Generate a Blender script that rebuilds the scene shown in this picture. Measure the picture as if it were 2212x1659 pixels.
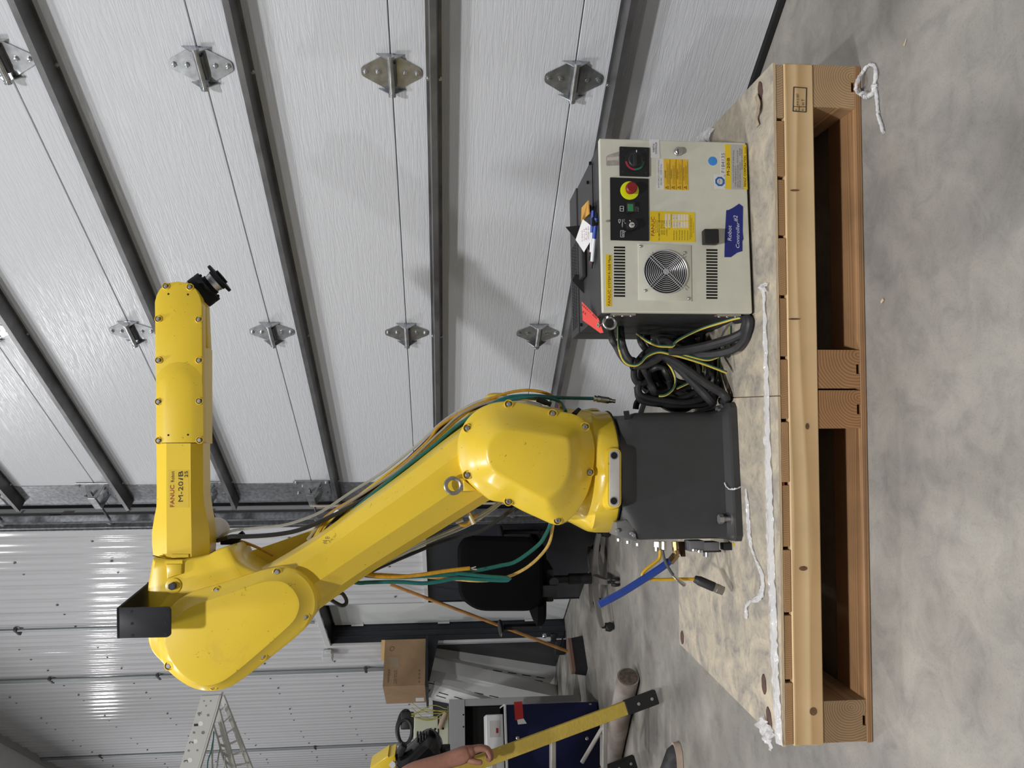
import bpy, bmesh, math, random
from math import sin, cos, pi, radians, atan, tan, sqrt
from mathutils import Vector as V, Matrix as M4, noise as mnoise
for o in list(bpy.data.objects): bpy.data.objects.remove(o)
SC = bpy.context.scene
COL = SC.collection
random.seed(7)
# ------------------------------------------------------------------ camera (portrait shot stored on its side: world up = picture left)
FPX, CH = 1620.0, 1.04
PITCH = atan(145 / FPX)
CR, CU, CF = V((1, 0, 0)), V((0, sin(PITCH), cos(PITCH))), V((0, cos(PITCH), -sin(PITCH)))
CP = V((0, 0, CH))
cam = bpy.data.cameras.new('camera'); camo = bpy.data.objects.new('camera', cam); COL.objects.link(camo)
cam.sensor_fit = 'HORIZONTAL'; cam.sensor_width = 36; cam.lens = 36 * FPX / 2212; cam.clip_start = 0.05; cam.clip_end = 100
cm = M4((-CU, CR, -CF)).transposed().to_4x4(); cm.translation = CP
camo.matrix_world = cm
SC.camera = camo
# ------------------------------------------------------------------ world, lamps, exposure
SC.view_settings.view_transform = 'Standard'; SC.view_settings.look = 'None'
SC.view_settings.gamma = 1; SC.view_settings.use_curve_mapping = False
SC.view_settings.exposure = 0.09
SC.cycles.use_denoising = True
SC.cycles.max_bounces = 4; SC.cycles.diffuse_bounces = 3; SC.cycles.glossy_bounces = 2; SC.cycles.transmission_bounces = 3; SC.cycles.transparent_max_bounces = 6
SC.cycles.use_adaptive_sampling = True; SC.cycles.adaptive_threshold = .06; SC.cycles.adaptive_min_samples = 16; SC.cycles.light_sampling_threshold = .03; SC.cycles.caustics_reflective = False; SC.cycles.caustics_refractive = False
w = bpy.data.worlds.new('hall'); SC.world = w; w.use_nodes = True
bg = w.node_tree.nodes['Background']; bg.inputs[0].default_value = (0.93, 0.96, 1.0, 1); bg.inputs[1].default_value = 0.10
LAMPS = [(-1.4, 1.0, 5.3, .72), (-.6, -1.7, 5.3, 2.15), (-3.5, 4.4, 5.3, .55), (-5.6, 7.6, 5.3, .42),
         (-7.0, 1.6, 5.3, .6), (-9.1, 4.8, 5.3, .5), (-4.9, -1.6, 5.3, .7)]
for i, (x, y, z, e) in enumerate(LAMPS):
    l = bpy.data.lights.new('high_bay_lamp', 'AREA'); l.shape = 'DISK'; l.size = 0.34; l.energy = 112 * e
    l.color = (1.0, .99, .985)
    o = bpy.data.objects.new('high_bay_lamp', l); o.location = (x, y, z); COL.objects.link(o)

# ------------------------------------------------------------------ places: from a point seen in the photo to a point in the hall
WD, WPHI = 2.30, radians(51.3)
WN, WT = V((sin(WPHI), cos(WPHI), 0)), V((-cos(WPHI), sin(WPHI), 0))
def ray(x, y): return (829.5 - y) * CR + (1106 - x) * CU + FPX * CF
def PZ(x, y, Z=0.0):
    r = ray(x, y); return CP + r * ((Z - CH) / r.z)
def PN(x, y, n, k):
    r = ray(x, y); return CP + r * ((k - CP.dot(n)) / r.dot(n))
def PY(x, y, Y): return PN(x, y, V((0, 1, 0)), Y)
def PW(x, y, d=0.0): return PN(x, y, WN, WD - d)
def W(s, z, d=0.0): return WN * (WD - d) + WT * s + V((0, 0, z))

# ------------------------------------------------------------------ materials
MATS = {}
def mat(name, col, rough=.5, metal=0., var=0., vscale=8., bump=0., bscale=60., stretch=None, spec=.5, coat=0., emis=0., alpha=1., trans=0., col2=None, detail=4.):
    if name in MATS: return MATS[name]
    m = bpy.data.materials.new(name); m.use_nodes = True; nt = m.node_tree; b = nt.nodes['Principled BSDF']
    c = tuple(col) + (1,)
    b.inputs['Base Color'].default_value = c; b.inputs['Roughness'].default_value = rough; b.inputs['Metallic'].default_value = metal
    b.inputs['Specular IOR Level'].default_value = spec; b.inputs['Coat Weight'].default_value = coat; b.inputs['Coat Roughness'].default_value = .12
    b.inputs['Alpha'].default_value = alpha; b.inputs['Transmission Weight'].default_value = trans
    if var or bump or col2:
        tc = nt.nodes.new('ShaderNodeTexCoord'); mp = nt.nodes.new('ShaderNodeMapping')
        nt.links.new(tc.outputs['Object'], mp.inputs[0])
        if stretch: mp.inputs['Scale'].default_value = stretch
    if var or col2:
        nz = nt.nodes.new('ShaderNodeTexNoise'); nz.inputs['Scale'].default_value = vscale; nz.inputs['Detail'].default_value = detail
        nt.links.new(mp.outputs[0], nz.inputs['Vector'])
        rp = nt.nodes.new('ShaderNodeValToRGB')
        rp.color_ramp.elements[0].position = .32; rp.color_ramp.elements[1].position = .68
        if col2: a, d = c, tuple(col2) + (1,)
        else:
            a = tuple(max(0, v * (1 - var)) for v in col) + (1,); d = tuple(min(1, v * (1 + var)) for v in col) + (1,)
        rp.color_ramp.elements[0].color = a; rp.color_ramp.elements[1].color = d
        nt.links.new(nz.outputs[0], rp.inputs[0]); nt.links.new(rp.outputs[0], b.inputs['Base Color'])
    if bump:
        n2 = nt.nodes.new('ShaderNodeTexNoise'); n2.inputs['Scale'].default_value = bscale; n2.inputs['Detail'].default_value = 3
        nt.links.new(mp.outputs[0], n2.inputs['Vector'])
        bp = nt.nodes.new('ShaderNodeBump'); bp.inputs['Strength'].default_value = bump; bp.inputs['Distance'].default_value = .01
        nt.links.new(n2.outputs[0], bp.inputs['Height']); nt.links.new(bp.outputs[0], b.inputs['Normal'])
    if emis:
        b.inputs['Emission Color'].default_value = c; b.inputs['Emission Strength'].default_value = emis
    MATS[name] = m
    return m
def nodes(m): return m.node_tree.nodes, m.node_tree.links, m.node_tree.nodes['Principled BSDF']
def wood(name, c0, c1, k=160., off=(0, .03, -.02), rough=.65, dirt=0., grain=.5):
    """solid lumber: growth rings around an axis along the board's own length (local X)"""
    if name in MATS: return MATS[name]
    m = mat(name, c0, rough); N, L, b = nodes(m)
    tc = N.new('ShaderNodeTexCoord'); oi = N.new('ShaderNodeObjectInfo')
    mp = N.new('ShaderNodeMapping'); mp.inputs['Scale'].default_value = (.06, 1, 1); mp.inputs['Location'].default_value = off
    L.new(tc.outputs['Object'], mp.inputs[0])
    rv = N.new('ShaderNodeVectorMath'); rv.operation = 'MULTIPLY_ADD'
    cb = N.new('ShaderNodeCombineXYZ'); L.new(oi.outputs['Random'], cb.inputs[1]); L.new(oi.outputs['Random'], cb.inputs[2])
    rv.inputs[1].default_value = (0, .05, .03); L.new(cb.outputs[0], rv.inputs[0]); L.new(mp.outputs[0], rv.inputs[2])
    nz = N.new('ShaderNodeTexNoise'); nz.inputs['Scale'].default_value = 9; L.new(rv.outputs[0], nz.inputs['Vector'])
    ds = N.new('ShaderNodeVectorMath'); ds.operation = 'MULTIPLY_ADD'; ds.inputs[1].default_value = (.025,) * 3
    L.new(nz.outputs['Color'], ds.inputs[0]); L.new(rv.outputs[0], ds.inputs[2])
    sp = N.new('ShaderNodeSeparateXYZ'); L.new(ds.outputs[0], sp.inputs[0])
    c2 = N.new('ShaderNodeCombineXYZ'); L.new(sp.outputs[1], c2.inputs[1]); L.new(sp.outputs[2], c2.inputs[2])
    ln = N.new('ShaderNodeVectorMath'); ln.operation = 'LENGTH'; L.new(c2.outputs[0], ln.inputs[0])
    ml = N.new('ShaderNodeMath'); ml.operation = 'MULTIPLY'; ml.inputs[1].default_value = k; L.new(ln.outputs['Value'], ml.inputs[0])
    fr = N.new('ShaderNodeMath'); fr.operation = 'FRACT'; L.new(ml.outputs[0], fr.inputs[0])
    rp = N.new('ShaderNodeValToRGB'); rp.color_ramp.elements[0].color = tuple(c0) + (1,); rp.color_ramp.elements[0].position = .1
    e = rp.color_ramp.elements[1]; e.color = tuple(c1) + (1,); e.position = .85
    e2 = rp.color_ramp.elements.new(1.0); e2.color = tuple(c0) + (1,)
    L.new(fr.outputs[0], rp.inputs[0])
    n3 = N.new('ShaderNodeTexNoise'); n3.inputs['Scale'].default_value = 5; n3.inputs['Detail'].default_value = 6
    L.new(tc.outputs['Object'], n3.inputs['Vector'])
    mx = N.new('ShaderNodeMix'); mx.data_type = 'RGBA'; mx.blend_type = 'MULTIPLY'
    r3 = N.new('ShaderNodeValToRGB'); r3.color_ramp.elements[0].position = .3; r3.color_ramp.elements[1].position = .6
    r3.color_ramp.elements[0].color = (1 - dirt, 1 - dirt * .95, 1 - dirt * .9, 1); r3.color_ramp.elements[1].color = (1, 1, 1, 1)
    L.new(n3.outputs[0], r3.inputs[0]); mx.inputs[0].default_value = 1
    L.new(rp.outputs[0], mx.inputs[6]); L.new(r3.outputs[0], mx.inputs[7]); L.new(mx.outputs[2], b.inputs['Base Color'])
    bp = N.new('ShaderNodeBump'); bp.inputs['Strength'].default_value = .25; bp.inputs['Distance'].default_value = .002
    L.new(fr.outputs[0], bp.inputs['Height']); L.new(bp.outputs[0], b.inputs['Normal'])
    return m

# ------------------------------------------------------------------ scene graph helpers
WM = {}
def link(o, parent=None, mtx=None):
    COL.objects.link(o); mtx = mtx or M4.Identity(4)
    if parent:
        o.parent = parent; o.matrix_parent_inverse = WM[parent.name].inverted()
    o.matrix_basis = mtx; WM[o.name] = mtx.copy(); return o
def tag(o, label=None, cat=None, group=None, kind=None):
    if label: o['label'] = label
    if cat: o['category'] = cat
    if group: o['group'] = group
    if kind: o['kind'] = kind
    return o
def thing(name, loc, label=None, cat=None, group=None, kind=None):
    o = bpy.data.objects.new(name, None); o.empty_display_size = .05
    link(o, None, M4.Translation(V(loc))); return tag(o, label, cat, group, kind)

def cr(pts, n, closed=False):
    """Catmull-Rom through pts, n samples, even by arc length"""
    P = [V(p) for p in pts]; m = len(P); out = []
    segs = m if closed else m - 1
    for i in range(segs):
        if closed: a, b, c, d = P[i - 1], P[i], P[(i + 1) % m], P[(i + 2) % m]
        else: a, b, c, d = P[max(i - 1, 0)], P[i], P[i + 1], P[min(i + 2, m - 1)]
        for j in range(10):
            t = j / 10; t2, t3 = t * t, t * t * t
            out.append(.5 * ((2 * b) + (c - a) * t + (2 * a - 5 * b + 4 * c - d) * t2 + (3 * b - a - 3 * c + d) * t3))
    if not closed: out.append(P[-1])
    return resample(out, n, closed)
def resample(P, n, closed=False):
    Q = list(P) + ([P[0]] if closed else []); L = [0]
    for i in range(1, len(Q)): L.append(L[-1] + (Q[i] - Q[i - 1]).length)
    T = L[-1]; out = []; j = 0
    for i in range(n):
        s = T * i / (n if closed else n - 1)
        while j < len(L) - 2 and L[j + 1] < s: j += 1
        d = L[j + 1] - L[j]; out.append(Q[j].lerp(Q[j + 1], (s - L[j]) / d if d else 0))
    return out
def rpoly(pts, r, seg=4):
    """2-D polygon with rounded corners"""
    P = [V((p[0], p[1])) for p in pts]; out = []; m = len(P)
    for i in range(m):
        a, b, c = P[i - 1], P[i], P[(i + 1) % m]
        rr = pts[i][2] if len(pts[i]) > 2 else r
        u, v = (a - b), (c - b); q = min(rr, u.length * .45, v.length * .45)
        if q < 1e-6: out.append(b); continue
        s, e = b + u.normalized() * q, b + v.normalized() * q
        for j in range(seg + 1):
            t = j / seg; out.append(s.lerp(b, t).lerp(b.lerp(e, t), t))
    return out
def align(A, B):
    n = len(A); best = None
    ca = sum(A, V((0,) * len(A[0]))) / n; cb = sum(B, V((0,) * len(B[0]))) / n
    for k in range(n):
        s = sum(((A[i] - ca) - (B[(i + k) % n] - cb)).length_squared for i in range(0, n, 3))
        if best is None or s < best[0]: best = (s, k)
    k = best[1]; return [B[(i + k) % n] for i in range(n)]

class MB:
    def __init__(s): s.v = []; s.f = []; s.mi = []; s.cur = 0
    def add(s, vs, fs):
        o = len(s.v); s.v += [V(v) for v in vs]; s.f += [tuple(i + o for i in f) for f in fs]; s.mi += [s.cur] * len(fs); return s
    def box(s, c, size, mtx=None, bev=0., seg=2):
        hx, hy, hz = [q / 2 for q in size]; c = V(c); mtx = mtx or M4.Identity(3)
        if bev:
            bm = bmesh.new(); bmesh.ops.create_cube(bm, size=1)
            for v in bm.verts: v.co = V((v.co.x * size[0], v.co.y * size[1], v.co.z * size[2]))
            bmesh.ops.bevel(bm, geom=bm.edges[:], offset=bev, segments=seg, affect='EDGES', profile=.5)
            bm.verts.index_update(); s.add([c + mtx @ v.co for v in bm.verts], [[v.index for v in f.verts] for f in bm.faces]); bm.free(); return s
        vs = [c + mtx @ V((x * hx, y * hy, z * hz)) for x in (-1, 1) for y in (-1, 1) for z in (-1, 1)]
        return s.add(vs, [(0, 1, 3, 2), (4, 6, 7, 5), (0, 4, 5, 1), (2, 3, 7, 6), (0, 2, 6, 4), (1, 5, 7, 3)])
    def loft(s, rings, cap0=True, cap1=True, close=True):
        n = len(rings[0]); vs = [p for r in rings for p in r]; fs = []
        for i in range(len(rings) - 1):
            for j in range(n if close else n - 1):
                a, b = i * n + j, i * n + (j + 1) % n; fs.append((a, b, b + n, a + n))
        if cap0: fs.append(tuple(range(n - 1, -1, -1)))
        if cap1: o = (len(rings) - 1) * n; fs.append(tuple(range(o, o + n)))
        return s.add(vs, fs)
    def cyl(s, a, b, r, r2=None, seg=16, cap=True, ph=0.):
        a, b = V(a), V(b); r2 = r if r2 is None else r2; q = (b - a).to_track_quat('Z', 'Y')
        c = [V((cos(2 * pi * (i + ph) / seg), sin(2 * pi * (i + ph) / seg), 0)) for i in range(seg)]
        return s.loft([[a + q @ (p * r) for p in c], [b + q @ (p * r2) for p in c]], cap, cap)
    def lathe(s, a, ax, prof, seg=24):
        a = V(a); q = V(ax).to_track_quat('Z', 'Y'); rings = []
        for (r, h) in prof: rings.append([a + q @ V((r * cos(2 * pi * i / seg), r * sin(2 * pi * i / seg), h)) for i in range(seg)])
        return s.loft(rings)
    def tube(s, pts, r, seg=8, n=None, closed=False, smooth=True):
        P = cr(pts, n or max(8, len(pts) * 5), closed) if smooth else [V(p) for p in pts]
        m = len(P); rings = []; up = None
        for i in range(m):
            t = (P[(i + 1) % m] - P[i - 1]) if closed else (P[min(i + 1, m - 1)] - P[max(i - 1, 0)])
            if t.length < 1e-9: t = V((0, 0, 1))
            t.normalize()
            if up is None: up = t.orthogonal().normalized()
            up = (up - t * up.dot(t)).normalized(); bi = t.cross(up)
            rr = r(i / (m - 1)) if callable(r) else r
            rings.append([P[i] + (up * cos(2 * pi * k / seg) + bi * sin(2 * pi * k / seg)) * rr for k in range(seg)])
        if closed: rings.append(rings[0]); return s.loft(rings, False, False)
        return s.loft(rings)
    def sphere(s, c, r, seg=14, sc=(1, 1, 1), mtx=None):
        c = V(c); mtx = mtx or M4.Identity(3); rings = []
        for i in range(1, seg):
            a = pi * i / seg; rings.append([c + mtx @ V((r * sc[0] * sin(a) * cos(2 * pi * j / seg), r * sc[1] * sin(a) * sin(2 * pi * j / seg), -r * sc[2] * cos(a))) for j in range(seg)])
        return s.loft(rings)
    def slab(s, outline, dirv, thick, bev=0.):
        """closed 3-D outline pushed along dirv; front edge rounded by bev"""
        d = V(dirv).normalized(); n = len(outline); c = sum(outline, V((0, 0, 0))) / n
        rings = []
        if bev:
            ins = inset(outline, d, bev)
            mid = [a.lerp(b, .7) for a, b in zip(outline, ins)]
            rings = [ins, [p + d * bev * .3 for p in [o.lerp(i_, .3) for o, i_ in zip(outline, ins)]], [p + d * bev for p in outline]]
        else: rings = [list(outline)]
        rings.append([p + d * thick for p in outline]); return s.loft(rings)
    def mesh(s, name, mats, smooth=True, angle=35):
        me = bpy.data.meshes.new(name); me.from_pydata([tuple(v) for v in s.v], [], s.f)
        for m in (mats if isinstance(mats, (list, tuple)) else [mats]): me.materials.append(m)
        for i, p in enumerate(me.polygons): p.material_index = s.mi[i]
        bm = bmesh.new(); bm.from_mesh(me); bmesh.ops.recalc_face_normals(bm, faces=bm.faces); bm.to_mesh(me); bm.free()
        if smooth:
            me.shade_smooth(); me.set_sharp_from_angle(angle=radians(angle))
        me.update(); return me
    def build(s, name, mats, parent=None, mtx=None, smooth=True, angle=35):
        return link(bpy.data.objects.new(name, s.mesh(name, mats, smooth, angle)), parent, mtx)
def inset(P, d, q):
    n = len(P); out = []
    ar = sum(((P[i] - P[0]).cross(P[(i + 1) % n] - P[0])).dot(d) for i in range(n)); sg = 1 if ar > 0 else -1
    for i in range(n):
        t = (P[(i + 1) % n] - P[i - 1]).normalized(); out.append(P[i] + d.cross(t) * q * sg)
    return out
def frame(x, y=None, z=None):
    """3x3 whose columns are the axes"""
    x = V(x).normalized()
    if z is None: z = V((0, 0, 1))
    z = V(z); y = z.cross(x).normalized(); z = x.cross(y).normalized()
    return M4((x, y, z)).transposed()
def board(name, c, size, R, m, parent, bev=.0015, warp=0.):
    """plank with its own local axes: local X is the length"""
    mb = MB(); mb.box((0, 0, 0), size, bev=bev, seg=1)
    mt = R.to_4x4(); mt.translation = V(c)
    return mb.build(name, m, parent, mt, smooth=False)
def inst(name, me, parent, mtx): return link(bpy.data.objects.new(name, me), parent, mtx)
FONT = bpy.data.fonts.load('<builtin>') if '<builtin>' in bpy.data.fonts else None
TCACHE = {}
def text(s, m, parent, org, ex, ey, size, name='lettering', lift=.0006, align_x='LEFT', sx=1., bold=0., shear=0., sp=1.):
    """flat lettering lying in the plane ex (reading), ey (up) at org"""
    key = (s, align_x, bold, shear, sp, m.name)
    if key not in TCACHE:
        cu = bpy.data.curves.new('t', 'FONT'); cu.body = s; cu.size = 1; cu.align_x = align_x; cu.offset = 0.0 if 'M' in s else min(bold, .003); cu.shear = shear; cu.space_character = sp
        cu.resolution_u = 3
        ob = bpy.data.objects.new('t', cu); COL.objects.link(ob); dg = bpy.context.evaluated_depsgraph_get(); dg.update()
        me = bpy.data.meshes.new_from_object(ob.evaluated_get(dg)); bpy.data.objects.remove(ob); me.materials.clear(); me.materials.append(m); TCACHE[key] = me
    ex, ey = V(ex).normalized(), V(ey).normalized(); ez = ex.cross(ey)
    R = M4((ex * size * sx, ey * size, ez * size)).transposed().to_4x4(); R.translation = V(org) + ez * lift
    return inst(name, TCACHE[key], parent, R)
HEXM = {}
def bolt_mesh(m, kind='hex', r=.008, h=.006, wr=0.):
    k = (m.name, kind, r, h, wr)
    if k not in HEXM:
        mb = MB()
        if wr: mb.cyl((0, 0, 0), (0, 0, h * .25), wr, seg=18)
        if kind == 'hex': mb.cyl((0, 0, 0), (0, 0, h), r, r * .96, seg=6); mb.cyl((0, 0, h), (0, 0, h * 1.08), r * .8, r * .7, seg=12)
        elif kind == 'socket':
            mb.lathe((0, 0, 0), (0, 0, 1), [(r, 0), (r, h), (r * .9, h * 1.1), (r * .55, h * 1.1), (r * .5, h * .5)], seg=12)
        else: mb.lathe((0, 0, 0), (0, 0, 1), [(r, 0), (r * .9, h * .5), (r * .55, h * .9), (r * .15, h)], seg=12)
        HEXM[k] = mb.mesh('bolt', m)
    return HEXM[k]
def bolt(p, nrm, m, parent, name='bolt', **kw):
    R = V(nrm).to_track_quat('Z', 'Y').to_matrix().to_4x4(); R.translation = V(p)
    return inst(name, bolt_mesh(m, **kw), parent, R)

def tfit(s, m, parent, p0, p1, ey, cap, name='lettering', lift=.0006, bold=0., shear=0., sp=1.):
    """lettering that starts at p0, ends at p1 and has the given capital height"""
    p0, p1 = V(p0), V(p1); o = text(s, m, parent, p0, p1 - p0, ey, 1, name, lift, bold=bold, shear=shear, sp=sp)
    xs = [v.co.x for v in o.data.vertices]; x0, x1 = min(xs), max(xs); sz = cap / .70
    ex = (p1 - p0).normalized(); ey = (V(ey) - ex * V(ey).dot(ex)).normalized(); ez = ex.cross(ey); k = (p1 - p0).length / (x1 - x0)
    R = M4((ex * k, ey * sz, ez)).transposed().to_4x4(); R.translation = p0 - ex * x0 * k + ez * lift
    o.matrix_basis = R; WM[o.name] = R.copy(); return o
# ================================================================== the hall: floor, ceiling, liner wall, overhead door
m_con = mat('concrete', (.40, .385, .36), .62, var=.1)
N, L, b = nodes(m_con)
for nd in list(N):
    if nd.type not in ('BSDF_PRINCIPLED', 'OUTPUT_MATERIAL'): N.remove(nd)
tc = N.new('ShaderNodeTexCoord')
def nz_(scale, det, dist=0., rough=.5):
    n = N.new('ShaderNodeTexNoise'); n.inputs['Scale'].default_value = scale; n.inputs['Detail'].default_value = det
    n.inputs['Distortion'].default_value = dist; n.inputs['Roughness'].default_value = rough; L.new(tc.outputs['Object'], n.inputs['Vector']); return n
def ramp_(src, stops):
    r = N.new('ShaderNodeValToRGB')
    while len(r.color_ramp.elements) < len(stops): r.color_ramp.elements.new(.5)
    for e, (p, c) in zip(r.color_ramp.elements, stops): e.position = p; e.color = tuple(c) + (1,)
    L.new(src, r.inputs[0]); return r
def mul_(a, b_, fac=1., mode='MULTIPLY'):
    x = N.new('ShaderNodeMix'); x.data_type = 'RGBA'; x.blend_type = mode; x.inputs[0].default_value = fac
    L.new(a, x.inputs[6]); L.new(b_, x.inputs[7]); return x.outputs[2]
a = ramp_(nz_(2.2, 4, .6).outputs[0], [(.3, (.225, .215, .20)), (.5, (.315, .30, .275)), (.7, (.37, .355, .325))])
c = ramp_(nz_(11, 4, .5, .72).outputs[0], [(.3, (.78, .78, .79)), (.5, (.98, .98, .98)), (.7, (1.12, 1.11, 1.08))])
g = ramp_(nz_(220, 2).outputs[0], [(.25, (.82, .82, .82)), (.45, (1, 1, 1))])
st = ramp_(nz_(.9, 4, 1.5).outputs[0], [(.32, (.72, .72, .74)), (.48, (1, 1, 1)), (.7, (1.1, 1.09, 1.06))])
o_ = mul_(mul_(mul_(a.outputs[0], c.outputs[0]), g.outputs[0]), st.outputs[0]); L.new(o_, b.inputs['Base Color'])
bp = N.new('ShaderNodeBump'); bp.inputs['Strength'].default_value = .12; bp.inputs['Distance'].default_value = .004
L.new(nz_(60, 2).outputs[0], bp.inputs['Height']); L.new(bp.outputs[0], b.inputs['Normal'])

mb = MB()
A = [W(-14, 0, -.6), W(20, 0, -.6), W(20, 0, 16), W(-14, 0, 16)]
mb.add(A + [p - V((0, 0, .12)) for p in A], [(0, 1, 2, 3), (7, 6, 5, 4), (0, 4, 5, 1), (1, 5, 6, 2), (2, 6, 7, 3), (3, 7, 4, 0)])
tag(mb.build('floor', m_con, smooth=False), 'worn grey concrete slab floor of the hall', kind='structure')
CZ = 5.64
m_ceil = mat('ceiling_sheet', (.62, .62, .62), .5, var=.03)
mb = MB(); A = [W(-14, CZ, -.6), W(20, CZ, -.6), W(20, CZ, 16), W(-14, CZ, 16)]
mb.add(A + [p + V((0, 0, .12)) for p in A], [(0, 1, 2, 3), (7, 6, 5, 4), (0, 4, 5, 1), (1, 5, 6, 2), (2, 6, 7, 3), (3, 7, 4, 0)])
tag(mb.build('ceiling', m_ceil, smooth=False), 'light grey sheet metal ceiling', kind='structure')

# liner wall: ribbed white steel sheet, vertical ribs every 9 in, with the doorway left open
m_lin = mat('white_liner_steel', (.57, .575, .60), .14, spec=.5, var=.02, vscale=3, bump=.05, bscale=7)
m_navy = mat('charcoal_liner_steel', (.018, .021, .028), .38, var=.1, vscale=6)
m_trimw = mat('white_trim', (.6, .61, .62), .4)
RIB = [(i * .2286 / 20, .0065 + .0065 * cos(2 * pi * i / 20) + .0035 * cos(6 * pi * i / 20)) for i in range(20)]
def ribbed(s0, s1, z0, z1, name, m, parent=None, flat=False):
    S = []; k = math.floor(s0 / .2286)
    while k * .2286 < s1:
        for (a_, d_) in RIB:
            s_ = k * .2286 + a_
            if s0 <= s_ <= s1: S.append((s_, d_))
        k += 1
    S = [(s0, 0)] + ([] if flat else S) + [(s1, 0)]
    mb = MB(); r0 = [W(s_, z0, d_) for s_, d_ in S]; r1 = [W(s_, z1, d_) for s_, d_ in S]
    bk = [W(s1, z0, -.05), W(s0, z0, -.05)]; bk1 = [W(s1, z1, -.05), W(s0, z1, -.05)]
    mb.loft([r0 + bk, r1 + bk1]); return mb.build(name, m, parent, angle=50)
DS0, DS1, DZ = 5.54, 6.35, 1.99           # walk-in doorway
GS1 = 4.13                               # overhead door opening ends here
wall = thing('wall_right', W(6, 0), 'white ribbed steel liner wall with dark lower panels', kind='structure')
ribbed(GS1, DS0, 1.19, CZ, 'liner_sheet', m_lin, wall)
ribbed(DS0, DS1, DZ, CZ, 'liner_sheet', m_lin, wall)
ribbed(DS1, 19, 1.19, CZ, 'liner_sheet', m_lin, wall)
for (s0, s1) in ((GS1, DS0 - .03), (DS1 + .03, 19)):
    ribbed(s0, s1, 0, 1.165, 'lower_panel', m_navy, wall, True)
    mb = MB(); mb.box(W((s0 + s1) / 2, 1.178, .012), (s1 - s0, .03, .028), frame(WT)); mb.build('rail_trim', m_trimw, wall, smooth=False)
m_scr = mat('screw_zinc', (.25, .24, .24), .4, metal=.7)
sm = MB(); sm.lathe((0, 0, 0), (0, 0, 1), [(.010, 0), (.010, .002), (.006, .003), (.0055, .007), (.003, .008)], seg=6)
sme = sm.mesh('screw', m_scr)
QS = (-WN).to_track_quat('Z', 'Y').to_matrix().to_4x4()
cnt = 0
for z in (1.42, 2.02, 2.62, 3.22, 3.82, 4.42, 5.02):
    k = int(GS1 / .2286) + 1
    while k * .2286 < 11.2 and cnt < 290:
        s_ = k * .2286 + (.079, .085, .14)[k % 3]
        if k % 4 != 2 and not (DS0 - .05 < s_ < DS1 + .05 and z < DZ + .05):
            mt = QS.copy(); mt.translation = W(s_, z + .012 * sin(k * 2.1), .006); inst('screw', sme, wall, mt); cnt += 1
        k += 1
# ceiling/wall angle trim with gaps of rib closures
mb = MB(); mb.box(W(12, CZ - .02, .03), (16, .06, .04), frame(WT)); tag(mb.build('trim_1', mat('trim_grey', (.35, .35, .36), .5), smooth=False), 'grey metal angle where liner wall meets ceiling', kind='structure')

# ------------------------------------------------------------------ sectional overhead door
m_door = mat('door_steel', (.63, .65, .685), .30, bump=.1); N, L, b = nodes(m_door)
for nd in list(N):
    if nd.type not in ('BSDF_PRINCIPLED', 'OUTPUT_MATERIAL'): N.remove(nd)
tc = N.new('ShaderNodeTexCoord'); mp = N.new('ShaderNodeMapping'); mp.inputs['Scale'].default_value = (3.5, 55, 55); L.new(tc.outputs['Object'], mp.inputs[0])
n1 = N.new('ShaderNodeTexNoise'); n1.inputs['Scale'].default_value = 1.6; n1.inputs['Detail'].default_value = 3; n1.inputs['Distortion'].default_value = .7; L.new(mp.outputs[0], n1.inputs['Vector'])
wv = ramp_(n1.outputs[0], [(.38, (0, 0, 0)), (.5, (.8, .8, .8)), (.62, (.1, .1, .1))])
bp = N.new('ShaderNodeBump'); bp.inputs['Strength'].default_value = .22; bp.inputs['Distance'].default_value = .004; L.new(wv.outputs[0], bp.inputs['Height']); L.new(bp.outputs[0], b.inputs['Normal'])
m_gal = mat('galvanised_steel', (.36, .37, .39), .38, metal=.85, var=.25, vscale=14, stretch=(1, 4, 4))
m_gald = mat('galvanised_strut', (.20, .20, .205), .42, metal=.8, var=.25, vscale=9)
m_hin = mat('zinc_hinge', (.50, .52, .54), .3, metal=.9, var=.2, vscale=40)
m_rub = mat('black_rubber', (.012, .012, .013), .6)
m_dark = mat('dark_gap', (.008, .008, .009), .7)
gd = thing('door_1', W(2, 0), 'white sectional overhead door with steel struts and hinges', kind='structure')
SEAMS = [.025, .620, 1.210, 1.800, 2.392, 2.985, 3.578, 4.17, 4.76]
S0, S1 = -1.6, 3.985
RW = frame(WT, z=(0, 0, 1))      # columns: along wall, toward room (-n), up
for i in range(len(SEAMS) - 1):
    z0, z1 = SEAMS[i], SEAMS[i + 1]
    # tongue-lipped section: slight step along the upper edge
    prof = [(0, z0 + .0015), (.0, z1 - .0015), (-.045, z1 - .0015), (-.045, z0 + .0015)]
    rings = []
    mb = MB(); h = z1 - z0 - .003
    mb.box((0, -.0225, 0), (S1 - S0, .045, h), bev=.002, seg=1)
    mt = RW.to_4x4(); mt.translation = W((S0 + S1) / 2, (z0 + z1) / 2, 0)
    # RW y axis: z x x
    pn = mb.build('door_section', m_door, gd, mt, smooth=False)
yax = V(RW.col[1]); SGN = 1 if yax.dot(-WN) > 0 else -1
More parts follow.
